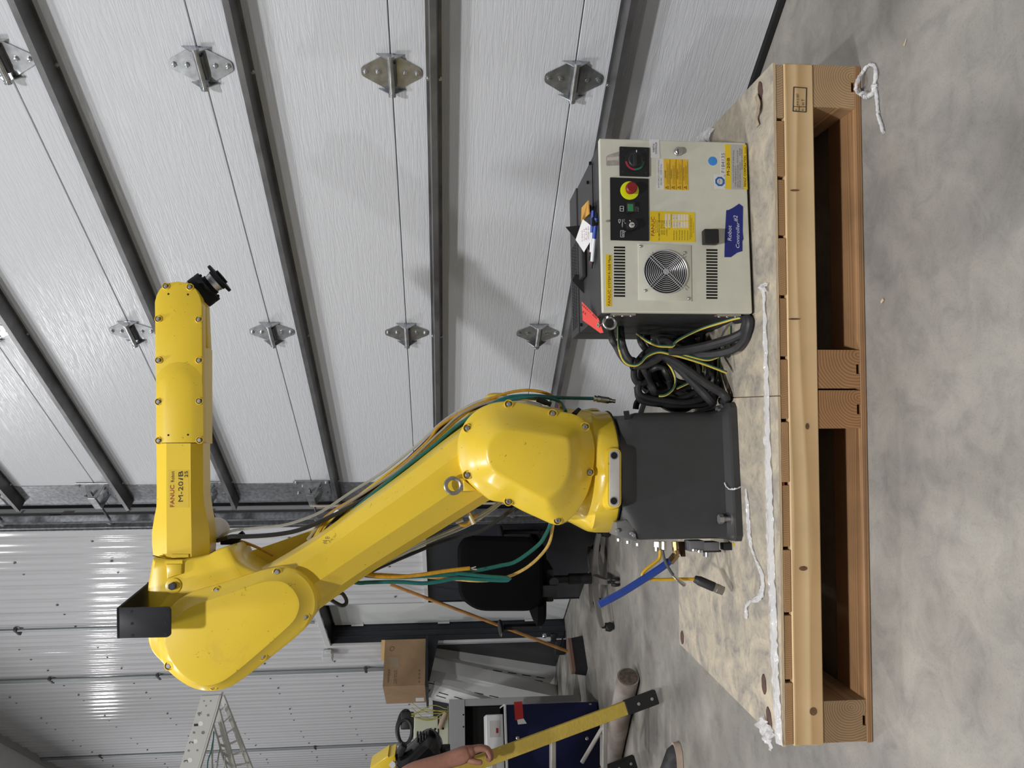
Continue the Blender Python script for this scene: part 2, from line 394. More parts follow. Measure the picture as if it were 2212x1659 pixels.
# hat-profile struts near the top of every section
STZ = [z - .135 for z in SEAMS[1:]]
for i, z in enumerate(STZ):
    mb = MB(); sh = .064; q = .013
    # web stands out from the door, lip at its outer edge, feet on the door (profile in d, z)
    prof = [(.001, -.025), (.001, -q), (.003, -q + .003), (sh - .003, -q * .62), (sh, -q * .55), (sh, q * .55), (sh - .003, q * .62), (.003, q - .003), (.001, q), (.001, .025),
            (.004, .025), (.004, q + .003), (sh + .003, q * .75), (sh + .003, -q * .75), (.004, -q - .003), (.004, -.025)]
    e1 = 3.99 - .01 * i
    mb.loft([[W(S0, z + b_, a_) for a_, b_ in prof], [W(e1, z + b_, a_) for a_, b_ in prof]])
    st_ = mb.build('strut', m_gald, gd, angle=20)
    for s_ in (1.265, 2.5, 3.73):
        for dz in (-.019, .019): bolt(W(s_ + .02, z + dz, .004), -WN, m_hin, st_, name='strut_screw', kind='hex', r=.006, h=.006, wr=.0075)
# hinges at every seam
def hinge_mesh():
    mb = MB()      # local: x along seam, y out of door, z up (0 at seam)
    def leaf(sg):
        o = rpoly([(-.062, .0), (-.062, .012), (-.014, .096, .01), (.014, .096, .01), (.062, .012), (.062, .0)], .006)
        P = [V((p.x, 0.0005, p.y * sg)) for p in o]; mb.slab(P, (0, 1, 0), .003)
    leaf(1); leaf(-1)
    # ears carrying the pin
    for sx in (-.060, .057):
        P = [V((sx, 0, -.045)), V((sx, .0, .045)), V((sx, .030, .012)), V((sx, .036, 0)), V((sx, .030, -.012))]; mb.slab(P, (1, 0, 0), .003)
    return mb
hm = hinge_mesh().mesh('plate', m_hin)
pm = MB(); pm.cyl((-.066, .027, 0), (.066, .027, 0), .0095, seg=14); pm.cyl((-.068, .027, 0), (-.060, .027, 0), .013, seg=14); pm.cyl((.060, .027, 0), (.068, .027, 0), .013, seg=14)
pmm = pm.mesh('pin', m_hin)
cm_ = MB(); cm_.box((0, .012, -.004), (.08, .022, .026), bev=.006); cmm = cm_.mesh('knuckle', mat('zinc_dark', (.16, .16, .165), .4, metal=.8))
def hinge(s_, z):
    R = M4((WT, -WN, V((0, 0, 1)))).transposed().to_4x4(); R.translation = W(s_, z, .0005)
    h = inst('hinge', hm, gd, R); inst('hinge_pin', pmm, h, R); inst('knuckle', cmm, h, R)
    for (a_, b_) in ((0, .082), (0, .043), (0, -.043), (0, -.082)): bolt(R @ V((a_, .0035, b_)), -WN, m_hin, h, name='hinge_screw', kind='hex', r=.0075, h=.006, wr=.0095)
for z in SEAMS[1:-1]:
    for s_ in (1.27, 2.50): hinge(s_, z)
# end stile, roller hinges and rollers, bottom seal
for i in range(len(SEAMS) - 1):
    z0, z1 = SEAMS[i], SEAMS[i + 1]
    mb = MB(); mb.box(W(3.88, (z0 + z1) / 2, .002), (.21, .004, z1 - z0 - .004), RW); mb.build('end_stile', m_gal, gd, smooth=False)
for z in SEAMS[1:-1]:
    mb = MB()
    mb.box(W(3.82, z, .0065), (.15, .004, .20), RW, bev=.0015, seg=1)
    for sx in (3.76, 3.86):
        P = [W(sx, z - .055, .006), W(sx, z + .055, .006), W(sx + .03, z + .018, .085), W(sx + .03, z - .018, .085)]; mb.slab(P, WT, .004)
    mb.box(W(3.83, z, .084), (.11, .006, .04), RW, bev=.002, seg=1)
    rh = mb.build('roller_hinge', m_hin, gd, smooth=False)
    for (a_, b_) in ((3.765, .085), (3.765, -.085), (3.875, .085), (3.875, -.085), (3.80, .05), (3.80, -.05)): bolt(W(a_, z + b_, .009), -WN, m_hin, rh, name='hinge_screw', kind='hex', r=.009, h=.008, wr=.011)
    mb = MB(); mb.cyl(W(3.74, z, .062), W(4.065, z, .062), .0065, seg=10); mb.cyl(W(4.05, z, .062), W(4.075, z, .062), .026, seg=20); mb.build('roller', m_gald, gd)
mb = MB(); mb.box(W((S0 + S1) / 2, .013, -.0225), (S1 - S0, .055, .026), RW, bev=.006, seg=2); mb.build('bottom_seal', m_rub, gd, smooth=False)
# dark gap behind end of door, vertical track on its wall angle, jamb trim
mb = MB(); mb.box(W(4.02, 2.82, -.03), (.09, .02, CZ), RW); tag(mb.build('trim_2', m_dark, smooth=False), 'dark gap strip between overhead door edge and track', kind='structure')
mb = MB()
prof = [(4.035, .095), (4.033, .086), (4.040, .082), (4.041, .040), (4.052, .030), (4.083, .030), (4.094, .040), (4.094, .086), (4.105, .088), (4.105, .094), (4.091, .094), (4.088, .042), (4.080, .034), (4.055, .034), (4.046, .042), (4.044, .092)]
mb.loft([[W(a_, .03, d_) for a_, d_ in prof], [W(a_, CZ - .4, d_) for a_, d_ in prof]])
tr = thing('trim_3', W(4.07, 0), 'galvanised vertical roller track of the overhead door', kind='structure')
mb.build('track_channel', m_gal, tr, angle=20)
mb = MB(); mb.box(W(4.115, CZ / 2 - .2, .05), (.004, .10, CZ - .5), RW); mb.box(W(4.14, CZ / 2 - .2, .014), (.055, .004, CZ - .5), RW); mb.build('track_angle', m_gal, tr, smooth=False)
for z in (.5, 1.5, 2.5, 3.3, 4.3):
    mb = MB(); mb.box(W(4.07, z, .025), (.05, .004, .06), RW); mb.build('track_bracket', m_gald, tr, smooth=False)
    bolt(W(4.14, z + .03, .017), -WN, m_hin, tr, name='lag_screw', r=.011, h=.008, wr=.013)

# ------------------------------------------------------------------ walk-in door set deep in the wall
dd = thing('door_2', W(5.95, 0), 'pale grey walk-in door recessed in a charcoal lined opening', kind='structure')
DP = -.16
mb = MB()
mb.box(W(DS1 + .004, DZ / 2, DP / 2 - .01), (.012, -DP + .02, DZ), RW); mb.box(W(DS0 - .004, DZ / 2, DP / 2 - .01), (.012, -DP + .02, DZ), RW); mb.box(W((DS0 + DS1) / 2, DZ + .004, DP / 2 - .01), (DS1 - DS0, -DP + .02, .012), RW)
mb.build('jamb_lining', m_navy, dd, smooth=False)
for q in (.33, .66):
    mb = MB(); mb.box(W(DS1 - .004, DZ / 2, DP * q), (.008, .012, DZ - .01), RW, bev=.002, seg=1); mb.build('jamb_rib', m_navy, dd, smooth=False)
mb = MB(); mb.box(W((DS0 + DS1) / 2, (DZ - .02) / 2 + .005, DP - .01), (DS1 - DS0 - .03, .04, DZ - .03), RW, bev=.002, seg=1); mb.build('door_leaf', mat('door_leaf_paint', (.62, .65, .65), .5), dd, smooth=False)
mb = MB(); mb.box(W((DS0 + DS1) / 2, DZ / 2, DP - .08), (DS1 - DS0 + .2, .05, DZ + .2), RW); mb.build('outer_sheet', m_navy, dd, smooth=False)
for z in (.3, 1.05, 1.78):
    mb = MB(); mb.cyl(W(DS1 - .022, z - .05, DP + .016), W(DS1 - .022, z + .05, DP + .016), .009, seg=10); mb.box(W(DS1 - .045, z, DP + .0115), (.04, .003, .10), RW); mb.build('door_hinge', m_trimw, dd)
for (s0, s1, z0, z1) in ((DS1, DS1 + .045, 0, DZ + .045), (DS0, DS1, DZ, DZ + .045)):
    mb = MB(); mb.box(W((s0 + s1) / 2, (z0 + z1) / 2, .008), (s1 - s0, .03, z1 - z0), RW, bev=.003, seg=1); mb.build('casing', m_trimw, dd, smooth=False)

# conduits strapped to the liner wall, with a small box
m_cond = mat('conduit_emt', (.26, .28, .29), .45, metal=.5)
def conduit(s_, z0, z1, zs, label, twin=.0):
    t = thing('conduit', W(s_, z0), label, 'conduit', 'conduits on the liner wall')
    mb = MB(); mb.cyl(W(s_, z0, .026), W(s_, z1, .026), .0115, seg=12); mb.build('pipe', m_cond, t)
    if twin: mb = MB(); mb.cyl(W(s_ + twin, z0, .026), W(s_ + twin, z1, .026), .0115, seg=12); mb.build('pipe', m_cond, t)
    for z in zs:
        mb = MB(); mb.box(W(s_ + .02, z, .026), (.10, .028, .024), RW, bev=.004, seg=1); mb.build('strap', mat('strap_dark', (.05, .05, .05), .5), t, smooth=False)
conduit(5.80, 2.05, CZ - .04, (4.25,), 'grey conduit on the wall nearest the overhead door')
conduit(6.94, 1.2, CZ - .04, (1.75, 3.55, 4.45), 'grey conduit running down to the cardboard box', twin=.035)
conduit(9.62, 1.2, CZ - .04, (2.55, 4.95), 'farthest grey conduit on the wall at the picture edge', twin=.045)
t = thing('junction_box', W(6.46, 2.0), 'small white box on the wall beside the walk-in door corner', 'wall box')
mb = MB(); mb.box(W(6.50, 2.03, .05), (.10, .07, .085), RW, bev=.006); mb.build('box_body', m_trimw, t, smooth=False)
mb = MB(); mb.box(W(6.44, 2.02, .035), (.03, .03, .05), RW, bev=.004); mb.build('box_clip', m_trimw, t, smooth=False)
# pull rope
t = MB(); t.tube([W(3.86, 1.81, .1), W(3.86, 1.76, .105), W(3.865, 1.4, .10), W(3.865, .9, .10), W(3.87, .45, .1)], .007, 6)
tag(t.build('pull_rope', mat('rope', (.45, .38, .30), .9, var=.2, vscale=300)), 'tan pull rope hanging from the overhead door end hinge', 'rope')
# ================================================================== shipping pallet (rotated a hair from the picture plane)
PA = radians(1.92)
PE, PD = V((cos(PA), sin(PA), 0)), V((-sin(PA), cos(PA), 0))
PO = V((-.8735, 1.739, 0))
PWID, PDEP = 1.672, .80
def Q(a, d, z): return PO + PE * a + PD * d + V((0, 0, z))
RPx, RPd = frame(PE), frame(PD)
DECK = .231
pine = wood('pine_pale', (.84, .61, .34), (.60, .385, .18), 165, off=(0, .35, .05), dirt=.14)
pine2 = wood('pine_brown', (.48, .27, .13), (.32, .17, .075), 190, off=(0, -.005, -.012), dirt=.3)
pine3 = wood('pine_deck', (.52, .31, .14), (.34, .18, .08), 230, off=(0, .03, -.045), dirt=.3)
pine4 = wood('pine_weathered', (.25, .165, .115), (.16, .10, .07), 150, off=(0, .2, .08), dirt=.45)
m_ply = mat('plywood_worn', (.5, .45, .37), .7); N, L, b = nodes(m_ply)
tc = N.new('ShaderNodeTexCoord')
a = ramp_(nz_(7, 6, 1.2, .65).outputs[0], [(.33, (.27, .25, .225)), (.5, (.43, .385, .315)), (.66, (.56, .49, .375))])
c = ramp_(nz_(40, 6, .8, .7).outputs[0], [(.3, (.72, .72, .73)), (.5, (1, 1, 1)), (.75, (1.1, 1.07, 1.0))])
L.new(mul_(a.outputs[0], c.outputs[0]), b.inputs['Base Color'])
bp = N.new('ShaderNodeBump'); bp.inputs['Strength'].default_value = .2; bp.inputs['Distance'].default_value = .004; L.new(nz_(30, 4, 1).outputs[0], bp.inputs['Height']); L.new(bp.outputs[0], b.inputs['Normal'])
m_plye = mat('plywood_edge', (.62, .48, .31), .7, var=.25, vscale=30, stretch=(1, 1, 40))
pal = thing('wooden_pallet', Q(PWID / 2, PDEP / 2, 0), 'long wooden shipping pallet topped with worn plywood', 'pallet')
def pby(y): # picture row along the front edge -> distance along the pallet
    return (1611 - y) / (1611 - 137) * PWID
# bottom boards
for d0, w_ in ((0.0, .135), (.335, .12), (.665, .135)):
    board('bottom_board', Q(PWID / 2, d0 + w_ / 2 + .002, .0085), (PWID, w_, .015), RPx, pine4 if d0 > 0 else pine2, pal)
# skids running front to back, end grain to the front
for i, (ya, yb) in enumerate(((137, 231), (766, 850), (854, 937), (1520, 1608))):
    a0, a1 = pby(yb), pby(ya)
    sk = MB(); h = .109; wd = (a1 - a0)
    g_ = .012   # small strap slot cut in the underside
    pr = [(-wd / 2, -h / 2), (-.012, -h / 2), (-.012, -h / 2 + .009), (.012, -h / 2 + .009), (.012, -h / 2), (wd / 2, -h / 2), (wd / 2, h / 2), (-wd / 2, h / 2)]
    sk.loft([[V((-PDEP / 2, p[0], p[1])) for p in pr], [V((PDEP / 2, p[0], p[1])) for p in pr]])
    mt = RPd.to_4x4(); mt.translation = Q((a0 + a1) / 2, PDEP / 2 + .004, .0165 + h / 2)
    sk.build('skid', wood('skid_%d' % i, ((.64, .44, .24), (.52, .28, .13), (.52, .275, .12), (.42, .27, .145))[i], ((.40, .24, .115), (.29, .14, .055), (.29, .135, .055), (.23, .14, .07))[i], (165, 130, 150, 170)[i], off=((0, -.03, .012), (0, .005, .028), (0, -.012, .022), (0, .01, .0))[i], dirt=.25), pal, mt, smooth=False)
# rails across the skids
for d0 in (.0, .38, .758):
    board('rail', Q(PWID / 2, d0 + .021, .1645), (PWID, .042, .077), RPx, pine, pal, bev=.003)
# deck boards
GY = [137, 262, 391, 520, 651, 784, 919, 1055, 1193, 1332, 1474, 1611]
for i in range(11):
    a0, a1 = pby(GY[i + 1]) + .004, pby(GY[i]) - .004
    board('deck_board', Q((a0 + a1) / 2, PDEP / 2 + .004 * random.random(), .2125), (PDEP, a1 - a0, .018), RPd, pine3 if i else wood('deck_end', (.58, .40, .24), (.36, .22, .11), 190, off=(0, .05, -.06), dirt=.2), pal, bev=.001)
# two plywood sheets
asm = pby(866)
for a0, a1 in ((0, asm - .001), (asm + .001, PWID)):
    mb = MB()
    mb.box((0, 0, 0), (a1 - a0, PDEP, .0085), bev=.0008, seg=1); mb.mi = [1 if abs((mb.v[f[0]] + mb.v[f[1]] + mb.v[f[2]]).z) < .0085 else 0 for f in mb.f]
    mt = RPx.to_4x4(); mt.translation = Q((a0 + a1) / 2, PDEP / 2, .2265); mb.build('plywood_sheet', [m_ply, m_plye], pal, mt, smooth=False)
# brown plugs let into the plywood
m_plug = mat('knot_brown', (.10, .055, .045), .6, var=.2, vscale=60)
for (x, y, l_, w_, r_) in ((1643, 195, .055, .024, .2), (1651, 1478, .055, .024, .1), (1662, 1552, .06, .026, .3), (1474, 1377, .05, .03, 0)):
    p = PZ(x, y, DECK); o = rpoly([(-l_ / 2, 0), (-l_ / 4, w_ / 2), (l_ / 4, w_ / 2), (l_ / 2, 0), (l_ / 4, -w_ / 2), (-l_ / 4, -w_ / 2)], .006)
    mb = MB(); mb.slab([p + PE * (q.x * cos(r_) - q.y * sin(r_)) + PD * (q.x * sin(r_) + q.y * cos(r_)) + V((0, 0, .0022)) for q in o], (0, 0, -1), .004, .0008); mb.build('wood_plug', m_plug, pal)
# stamp on the front rail
m_ink = mat('stamp_ink', (.03, .025, .02), .8)
def fr(x, y, off=.0008): return PN(x, y, PD, PO.dot(PD) - off)
mb = MB()
c4 = [(1714.5, 188), (1742, 190), (1741, 242), (1713, 240)]
for i in range(4):
    mb.tube([fr(*c4[i]), fr(*c4[(i + 1) % 4])], .0011, 5, smooth=False)
mb.tube([fr(1713.6, 230), fr(1741.2, 231)], .0008, 5, smooth=False); mb.tube([fr(1726, 230), fr(1726, 241)], .0006, 5, smooth=False)
stamp = mb.build('heat_stamp', m_ink, pal)
text('JP-9121007', m_ink, stamp, fr(1725.5, 228.5), PE, (0, 0, 1), .0085, sx=.78, bold=.01)
text('HT', m_ink, stamp, fr(1737.5, 228), PE, (0, 0, 1), .0105, sx=1.0, bold=.01, sp=1.4)
text('MF', m_ink, stamp, fr(1722, 240), PE, (0, 0, 1), .007, sx=.7)
text('AI', m_ink, stamp, fr(1736, 240), PE, (0, 0, 1), .008, sx=.8)

# knots and paint marks on the front edge, and a torn veneer strip
def mark(name, pts, m, off=.0009): mb = MB(); mb.slab([fr(x, y, off) for x, y in pts], PD, .0008); return mb.build(name, m, pal)
m_knot = mat('knot_dark', (.16, .085, .04), .7, var=.3, vscale=80)
for (x, y, a_, b_) in ((1717, 411, 10, 2.2), (1716, 689, 13, 2.0), (1744, 921, 4, 7), (1735, 1228, 9, 5), (1757, 1537, 8, 9)):
    mark('knot', [(x + a_ * cos(t), y + b_ * sin(t)) for t in [2 * pi * i / 14 for i in range(14)]], m_knot)
m_rp = mat('paint_red', (.30, .03, .03), .7)
for pts in (((1676, 630), (1685, 632), (1687, 646), (1677, 645)), ((1684, 1030), (1694, 1034), (1695, 1052), (1684, 1050)), ((1684, 1058), (1692, 1060), (1693, 1082), (1684, 1080))): mark('paint_mark', pts, m_rp, -.0035)
mb = MB(); S_ = [PZ(x, y, DECK + h) for x, y, h in ((1634, 206, .002), (1637, 215, .008), (1640, 228, .006), (1637, 243, .010), (1634, 258, .004), (1638, 272, .002))]; S_ = cr(S_, 24)
va = [s_ + PD * .012 for s_ in S_]; vb = [s_ - PD * .012 + V((0, 0, .003)) for s_ in S_]
mb.loft([[a_, b_, b_ - V((0, 0, .0012)), a_ - V((0, 0, .0012))] for a_, b_ in zip(va, vb)]); mb.build('torn_veneer', mat('veneer_curl', (.40, .33, .24), .7, var=.25, vscale=40), pal)
# ================================================================== six-axis robot bolted to the pallet
RA = radians(7)
RE, RN = V((cos(RA), sin(RA), 0)), V((-sin(RA), cos(RA), 0))
def PR(x, y, k): return PN(x, y, RN, k)
def RR(a_, k, z): return RE * a_ + RN * k + V((0, 0, z))
ZU = V((0, 0, 1))
m_yel = mat('robot_yellow', (.74, .475, .022), .33, coat=.25); N, L, b = nodes(m_yel)
tc = N.new('ShaderNodeTexCoord')
a = ramp_(nz_(9, 6, .4, .6).outputs[0], [(.22, (.68, .49, .06)), (.36, (.81, .575, .045)), (.8, (.83, .59, .042))])
sc_ = ramp_(nz_(70, 3, 2.).outputs[0], [(.26, (.55, .52, .42)), (.31, (1, 1, 1))])
L.new(mul_(a.outputs[0], sc_.outputs[0]), b.inputs['Base Color'])
m_grey = mat('robot_grey', (.040, .041, .043), .42, var=.06, vscale=30)
m_bolt = mat('bolt_steel', (.40, .40, .41), .45, metal=.85)
m_alu = mat('machined_aluminium', (.62, .60, .57), .45, metal=.35, var=.05, vscale=50)
m_blk = mat('black_steel', (.007, .008, .010), .6, spec=.2)
m_hole = mat('hole_black', (.004, .004, .004), .8)
m_chr = mat('bright_steel', (.55, .55, .56), .3, metal=1.)
m_cblk = mat('cable_black', (.020, .020, .022), .5, var=.15, vscale=40)
m_teal = mat('cable_teal', (.012, .135, .125), .4, var=.12, vscale=90)
m_oran = mat('cable_orange', (.52, .27, .02), .45, var=.15, vscale=90)
m_tan = mat('cable_tan', (.62, .42, .12), .45, var=.2, vscale=120)
m_clear = mat('clear_tube', (.75, .75, .66), .15, trans=.55, alpha=.75)
m_brass = mat('nickel_fitting', (.55, .53, .48), .28, metal=.95)
m_film = mat('stretch_film', (.92, .92, .94), .12, alpha=.42, bump=.6, bscale=45, spec=.8)
m_white = mat('white_plastic', (.75, .75, .74), .4)

KP, KC = 2.014, 2.205                      # flange front, base axis
rob = thing('industrial_robot', PR(1600, 1020, KC) * V((1, 1, 0)) + V((0, 0, DECK)) if False else V((PR(1600, 1020, KC).x, PR(1600, 1020, KC).y, DECK)), 'large yellow six-axis robot arm on a dark grey base', 'robot')
ax0 = PR(1330, 1018, KC).dot(RE)           # base axis position
# ---- base
zf = DECK + .001
fa0, fa1 = PR(1607, 1170, KP).dot(RE), PR(1592, 869, KP).dot(RE)
zt = PR(1341, 1005, KC - .178).z
def rrect(a0, a1, k0, k1, z, r, n=64):
    o = rpoly([(a0, k0), (a1, k0), (a1, k1), (a0, k1)], r, 5); o = resample([V((p.x, p.y, 0)) for p in o], n, True)
    return [RR(p.x, p.y, z) for p in o]
mb = MB(); w2 = fa1 - fa0; KB = KP + .375
mb.loft([rrect(fa0, fa1, KP, KB, zf, .012), rrect(fa0, fa1, KP, KB, zf + .017, .012), rrect(fa0 + .004, fa1 - .008, KP + .008, KB - .008, zf + .019, .012)])
base = mb.build('base_flange', m_grey, rob, angle=30)
g0, g1 = fa0 + .002, fa1 - .020
mb = MB()
circ = [RR(ax0 + .166 * cos(t_), KC + .166 * sin(t_), zt - .004) for t_ in [2 * pi * i / 64 for i in range(64)]]
rb = [rrect(g0 - .0, g1 + .012, KP + .012, KB - .012, zf + .019, .02), rrect(g0 + .001, g1 + .004, KP + .035, KB - .02, zf + .030, .025), rrect(g0 + .002, g1, KP + .042, KB - .025, zf + .06, .03), rrect(g0 + .002, g1 - .002, KP + .042, KB - .025, zt - .06, .03), rrect(g0 + .004, g1 - .006, KP + .044, KB - .03, zt - .045, .04)]
c2_ = align(rb[-1], circ); rb += [[p.lerp(q, .6) + V((0, 0, .008)) for p, q in zip(rb[-1], c2_)], c2_]
mb.loft(rb); mb.build('base_body', m_grey, rob, angle=40)
for (x, y, tall) in ((1559, 888, 0), (1579, 1121, 1)):
    p = PZ(x, y, zf + .020); p = V((p.x, p.y, zf + .019))
    if tall:
        mb = MB(); mb.cyl(p, p + ZU * .004, .019, seg=24); mb.cyl(p, p + ZU * .026, .0075, seg=12); mb.cyl(p + ZU * .024, p + ZU * .036, .0135, seg=6); mb.build('anchor_bolt', m_bolt, base)
    else:
        mb = MB(); mb.cyl(p, p + ZU * .004, .021, seg=24); mb.cyl(p + ZU * .004, p + ZU * .016, .0135, seg=6); mb.build('anchor_bolt', m_bolt, base)
# bracket plate low on the left of the base (grey with zinc screws)
mb = MB(); P = [PR(1330, 1128, KP + .05), PR(1334, 1158, KP + .05), PR(1376, 1170, KP + .05), PR(1372, 1137, KP + .05), PR(1352, 1122, KP + .05)]
mb.slab(P, RN, .10, .004); br = mb.build('side_bracket', mat('robot_midgrey', (.16, .16, .165), .45), rob)
for (x, y) in ((1333, 1146), (1363, 1152), (1368, 1156)): bolt(PR(x, y, KP + .0495), -RN, m_bolt, br, name='bracket_screw', r=.006, h=.006)
for (x, y) in ((1336, 1163), (1356, 1168), (1377, 1173)):
    p = PR(x, y, KP + .1); bolt(p, -RE, m_bolt, br, name='bracket_screw', r=.006, h=.008)
mb = MB(); P = [PR(1347, 888, KP + .0435), PR(1359, 887, KP + .0435), PR(1361, 906, KP + .0435), PR(1350, 907, KP + .0435)]
mb.slab(P, RN, .003); mb.build('rubber_stop', m_rub, rob)
# ---- turning column
mb = MB(); o0 = RR(ax0, KC, 0)
def cring(rad, z): return [RR(ax0 + rad * cos(t_), KC + rad * sin(t_), z) for t_ in [2 * pi * i / 64 for i in range(64)]]
def arect(x, y0, y1, k0, k1, rad):
    z = PR(x, 1000, k0).z; a0, a1 = PR(x, y1, 2.2).dot(RE), PR(x, y0, 2.2).dot(RE); return rrect(a0, a1, k0, k1, z, rad)
cb = [cring(.150, zt - .006), cring(.176, zt), cring(.178, zt + .006), cring(.177, PR(1306, 1000, KC - .178).z)]
for q in (arect(1286, 886, 1147, 2.054, 2.37, .13), arect(1268, 885, 1140, 2.082, 2.36, .11), arect(1225, 882, 1120, 2.10, 2.35, .09), arect(1170, 885, 1100, 2.10, 2.34, .08)): cb.append(align(cb[0], q))
mb.loft(cb); col = mb.build('rotating_column', m_yel, rob, angle=50)
mb = MB(); mb.lathe(o0, (0, 0, 1), [(.1795, zt - .003), (.1795, zt + .0005), (.170, zt + .0008), (.17, zt - .003)], seg=48); mb.build('column_seal', m_rub, rob)
def trace(pts, k, n=96, smooth=True):
    if smooth: q = cr([V((p[0], p[1], 0)) for p in pts], n, True)
    else: q = resample([V((p[0], p[1], 0)) for p in pts], n, True)
    return [PR(p.x, p.y, k) for p in q]
def kput(ring, k):   # the same outline, moved straight back to depth k
    return [p + RN * (k - p.dot(RN)) for p in ring]
J2O = [(988.2, 966.6), (990.5, 945.4), (997.9, 924.2), (1011.4, 903), (1032.6, 883.7), (1059.6, 871.1), (1086.6, 866.3), (1109.8, 866.3), (1132.9, 869.8), (1171.5, 878.8), (1210.1, 887.5), (1237.1, 892.9), (1256.4, 901), (1271.9, 918.4), (1281.5, 939.6), (1286.3, 970.5), (1284.4, 1005.2), (1279.6, 1036.1), (1269.9, 1067), (1254.5, 1095.9), (1237.1, 1117.1), (1215.9, 1132.6), (1196.6, 1133.5), (1171.5, 1122.9), (1132.9, 1105.5), (1104, 1090.1), (1082.8, 1085.3), (1060, 1081), (1045, 1070), (1028.8, 1057.3), (1009.5, 1038), (997.9, 1020.7), (990.5, 997.5)]
J2P = [(1051.9, 974.4), (1055.8, 958.9), (1067.3, 941.6), (1082.8, 930), (1102.1, 926.7), (1132.9, 930.9), (1171.5, 937.7), (1218, 945), (1226, 950), (1229.4, 966.6), (1230, 993.6), (1226.5, 1022.6), (1215.9, 1047.7), (1200.5, 1067), (1186, 1078), (1176, 1078), (1132.9, 1055.4), (1094.4, 1033.2), (1067.3, 1016.8), (1055.8, 999.4)]
K2 = 2.045
out = trace(J2O, K2); pl = align(out, trace(J2P, 1.982))
hs = inset(out, RN, .008)
mb = MB(); mb.loft([kput(hs, 2.09), kput(hs, 2.34)]); mb.build('shoulder_housing', m_yel, rob)
in1 = inset(out, RN, .006); mid = [p.lerp(q, .42) for p, q in zip(out, pl)]; mid2 = [p.lerp(q, .85) for p, q in zip(out, pl)]
mb = MB(); pin = inset(pl, RN, .006)
mb.loft([kput(out, 2.098), kput(out, K2 + .008), kput([p.lerp(q, .4) for p, q in zip(out, in1)], K2 + .002), kput(in1, K2 - .001), kput([p.lerp(q, .2) for p, q in zip(out, pl)], 2.040), kput([p.lerp(q, .55) for p, q in zip(out, pl)], 2.018), kput([p.lerp(q, .92) for p, q in zip(out, pl)], 1.986), kput(pl, 1.982), kput(pin, 1.980)])
cov2 = mb.build('shoulder_cover', m_yel, rob, angle=28)
def recess(x, y, k, par, mbolt, r=.0075, rr=.015, kind='hex'):
    p = PR(x, y, k)
    mb = MB(); mb.lathe(p - RN * .0005, -RN, [(rr, -.004), (rr, .0012), (rr * .86, .0018), (rr * .8, .0002), (rr * .8, -.004)], seg=20); q = mb.build('screw_pocket', m_yel, par)
    bolt(p, -RN, mbolt, par, name='cover_screw', kind=kind, r=r, h=.006, wr=r * 1.12)
for (x, y, k, kd) in ((1098.6, 873, K2 - .004, 'hex'), (1193.7, 893.5, K2 - .004, 'hex'), (1009.5, 925.2, K2 - .004, 'hex'), (1009.1, 1026, K2 - .004, 'hex'), (1098.2, 1083, K2 - .003, 'socket'), (1204.3, 1124, K2 - .003, 'socket'), (1263.7, 922, K2 - .003, 'socket'), (1273.7, 1020.3, K2 - .003, 'socket')):
    recess(x, y, k - .002, cov2, m_bolt, kind=kd, r=.0060, rr=.0125)
# motor side of the shoulder, beyond the arm
FD = [(992, 960), (993, 918), (1012, 888), (1040, 864), (1056, 849), (1075, 847), (1092, 848), (1100, 856), (1150, 869), (1205, 880), (1256, 884), (1300, 886), (1305, 960), (1240, 1060), (1150, 1075), (1050, 1050)]
o = trace(FD, 2.27); mb = MB(); mb.slab(o, RN, .12, .02); mb.build('motor_housing', m_yel, rob)
# lifting lug on the column front
lug = rpoly([(1316.5, 972, 11), (1338.5, 972, 11), (1338.5, 1094, 11), (1316.5, 1094, 11)], 11, 6); KL = KC - .193
L3 = resample([V((p.x, p.y, 0)) for p in lug], 60, True); ring = [PR(p.x, p.y, KL) for p in L3]
mb = MB(); o2 = inset(ring, RN, -.006)
mb.loft([kput(inset(ring, RN, -.004), KL + .003), kput(o2, KL + .006), kput(inset(ring, RN, -.012), KL + .05)]); mb.build('lug_boss', m_yel, rob)
mb = MB(); mb.slab(ring, RN, .02, .001); lg = mb.build('lug_plate', m_alu, rob)
for (x, y) in ((1326.8, 984), (1326.2, 1082)):
    p = PR(x, y, KL - .0006); mb = MB(); mb.cyl(p, p + RN * .002, .0095, seg=20); mb.build('threaded_hole', m_hole, lg)
    mb = MB(); mb.lathe(p, -RN, [(.0115, -.001), (.0115, .0004), (.0092, .0004), (.0092, -.001)], seg=20); mb.build('hole_rim', m_chr, lg)
# ---- lower arm (near link, octagonal)
ST = [((1012, 912), (1092, 1062)), ((960, 950), (1046, 1087)), ((871, 1020), (940, 1152)), ((783, 1084.5), (871, 1193.7)), ((692, 1150), (790, 1244)), ((600, 1207), (700, 1308)), ((540, 1238), (650, 1345)), ((470, 1280), (580, 1400))]
mb = MB(); rings = []
for (u, l_) in ST:
    u, l_ = V(u), V(l_); ln = lambda t_: u.lerp(l_, t_)
    pr = [(.0, 2.165), (.07, 2.125), (.27, 2.092), (.64, 2.092), (.90, 2.128), (1.0, 2.17), (1.0, 2.22), (.85, 2.25), (.1, 2.25), (0, 2.22)]
    rings.append([PR(ln(t_).x, ln(t_).y, min(k_, 2.17)) + RN * max(0, k_ - 2.17) for t_, k_ in pr])
cc = []
for j in range(len(rings[0])): cc.append(cr([r[j] for r in rings], 26))
mb.loft([[cc[j][i] for j in range(len(cc))] for i in range(26)]); arm = mb.build('lower_arm', m_yel, rob, angle=24)
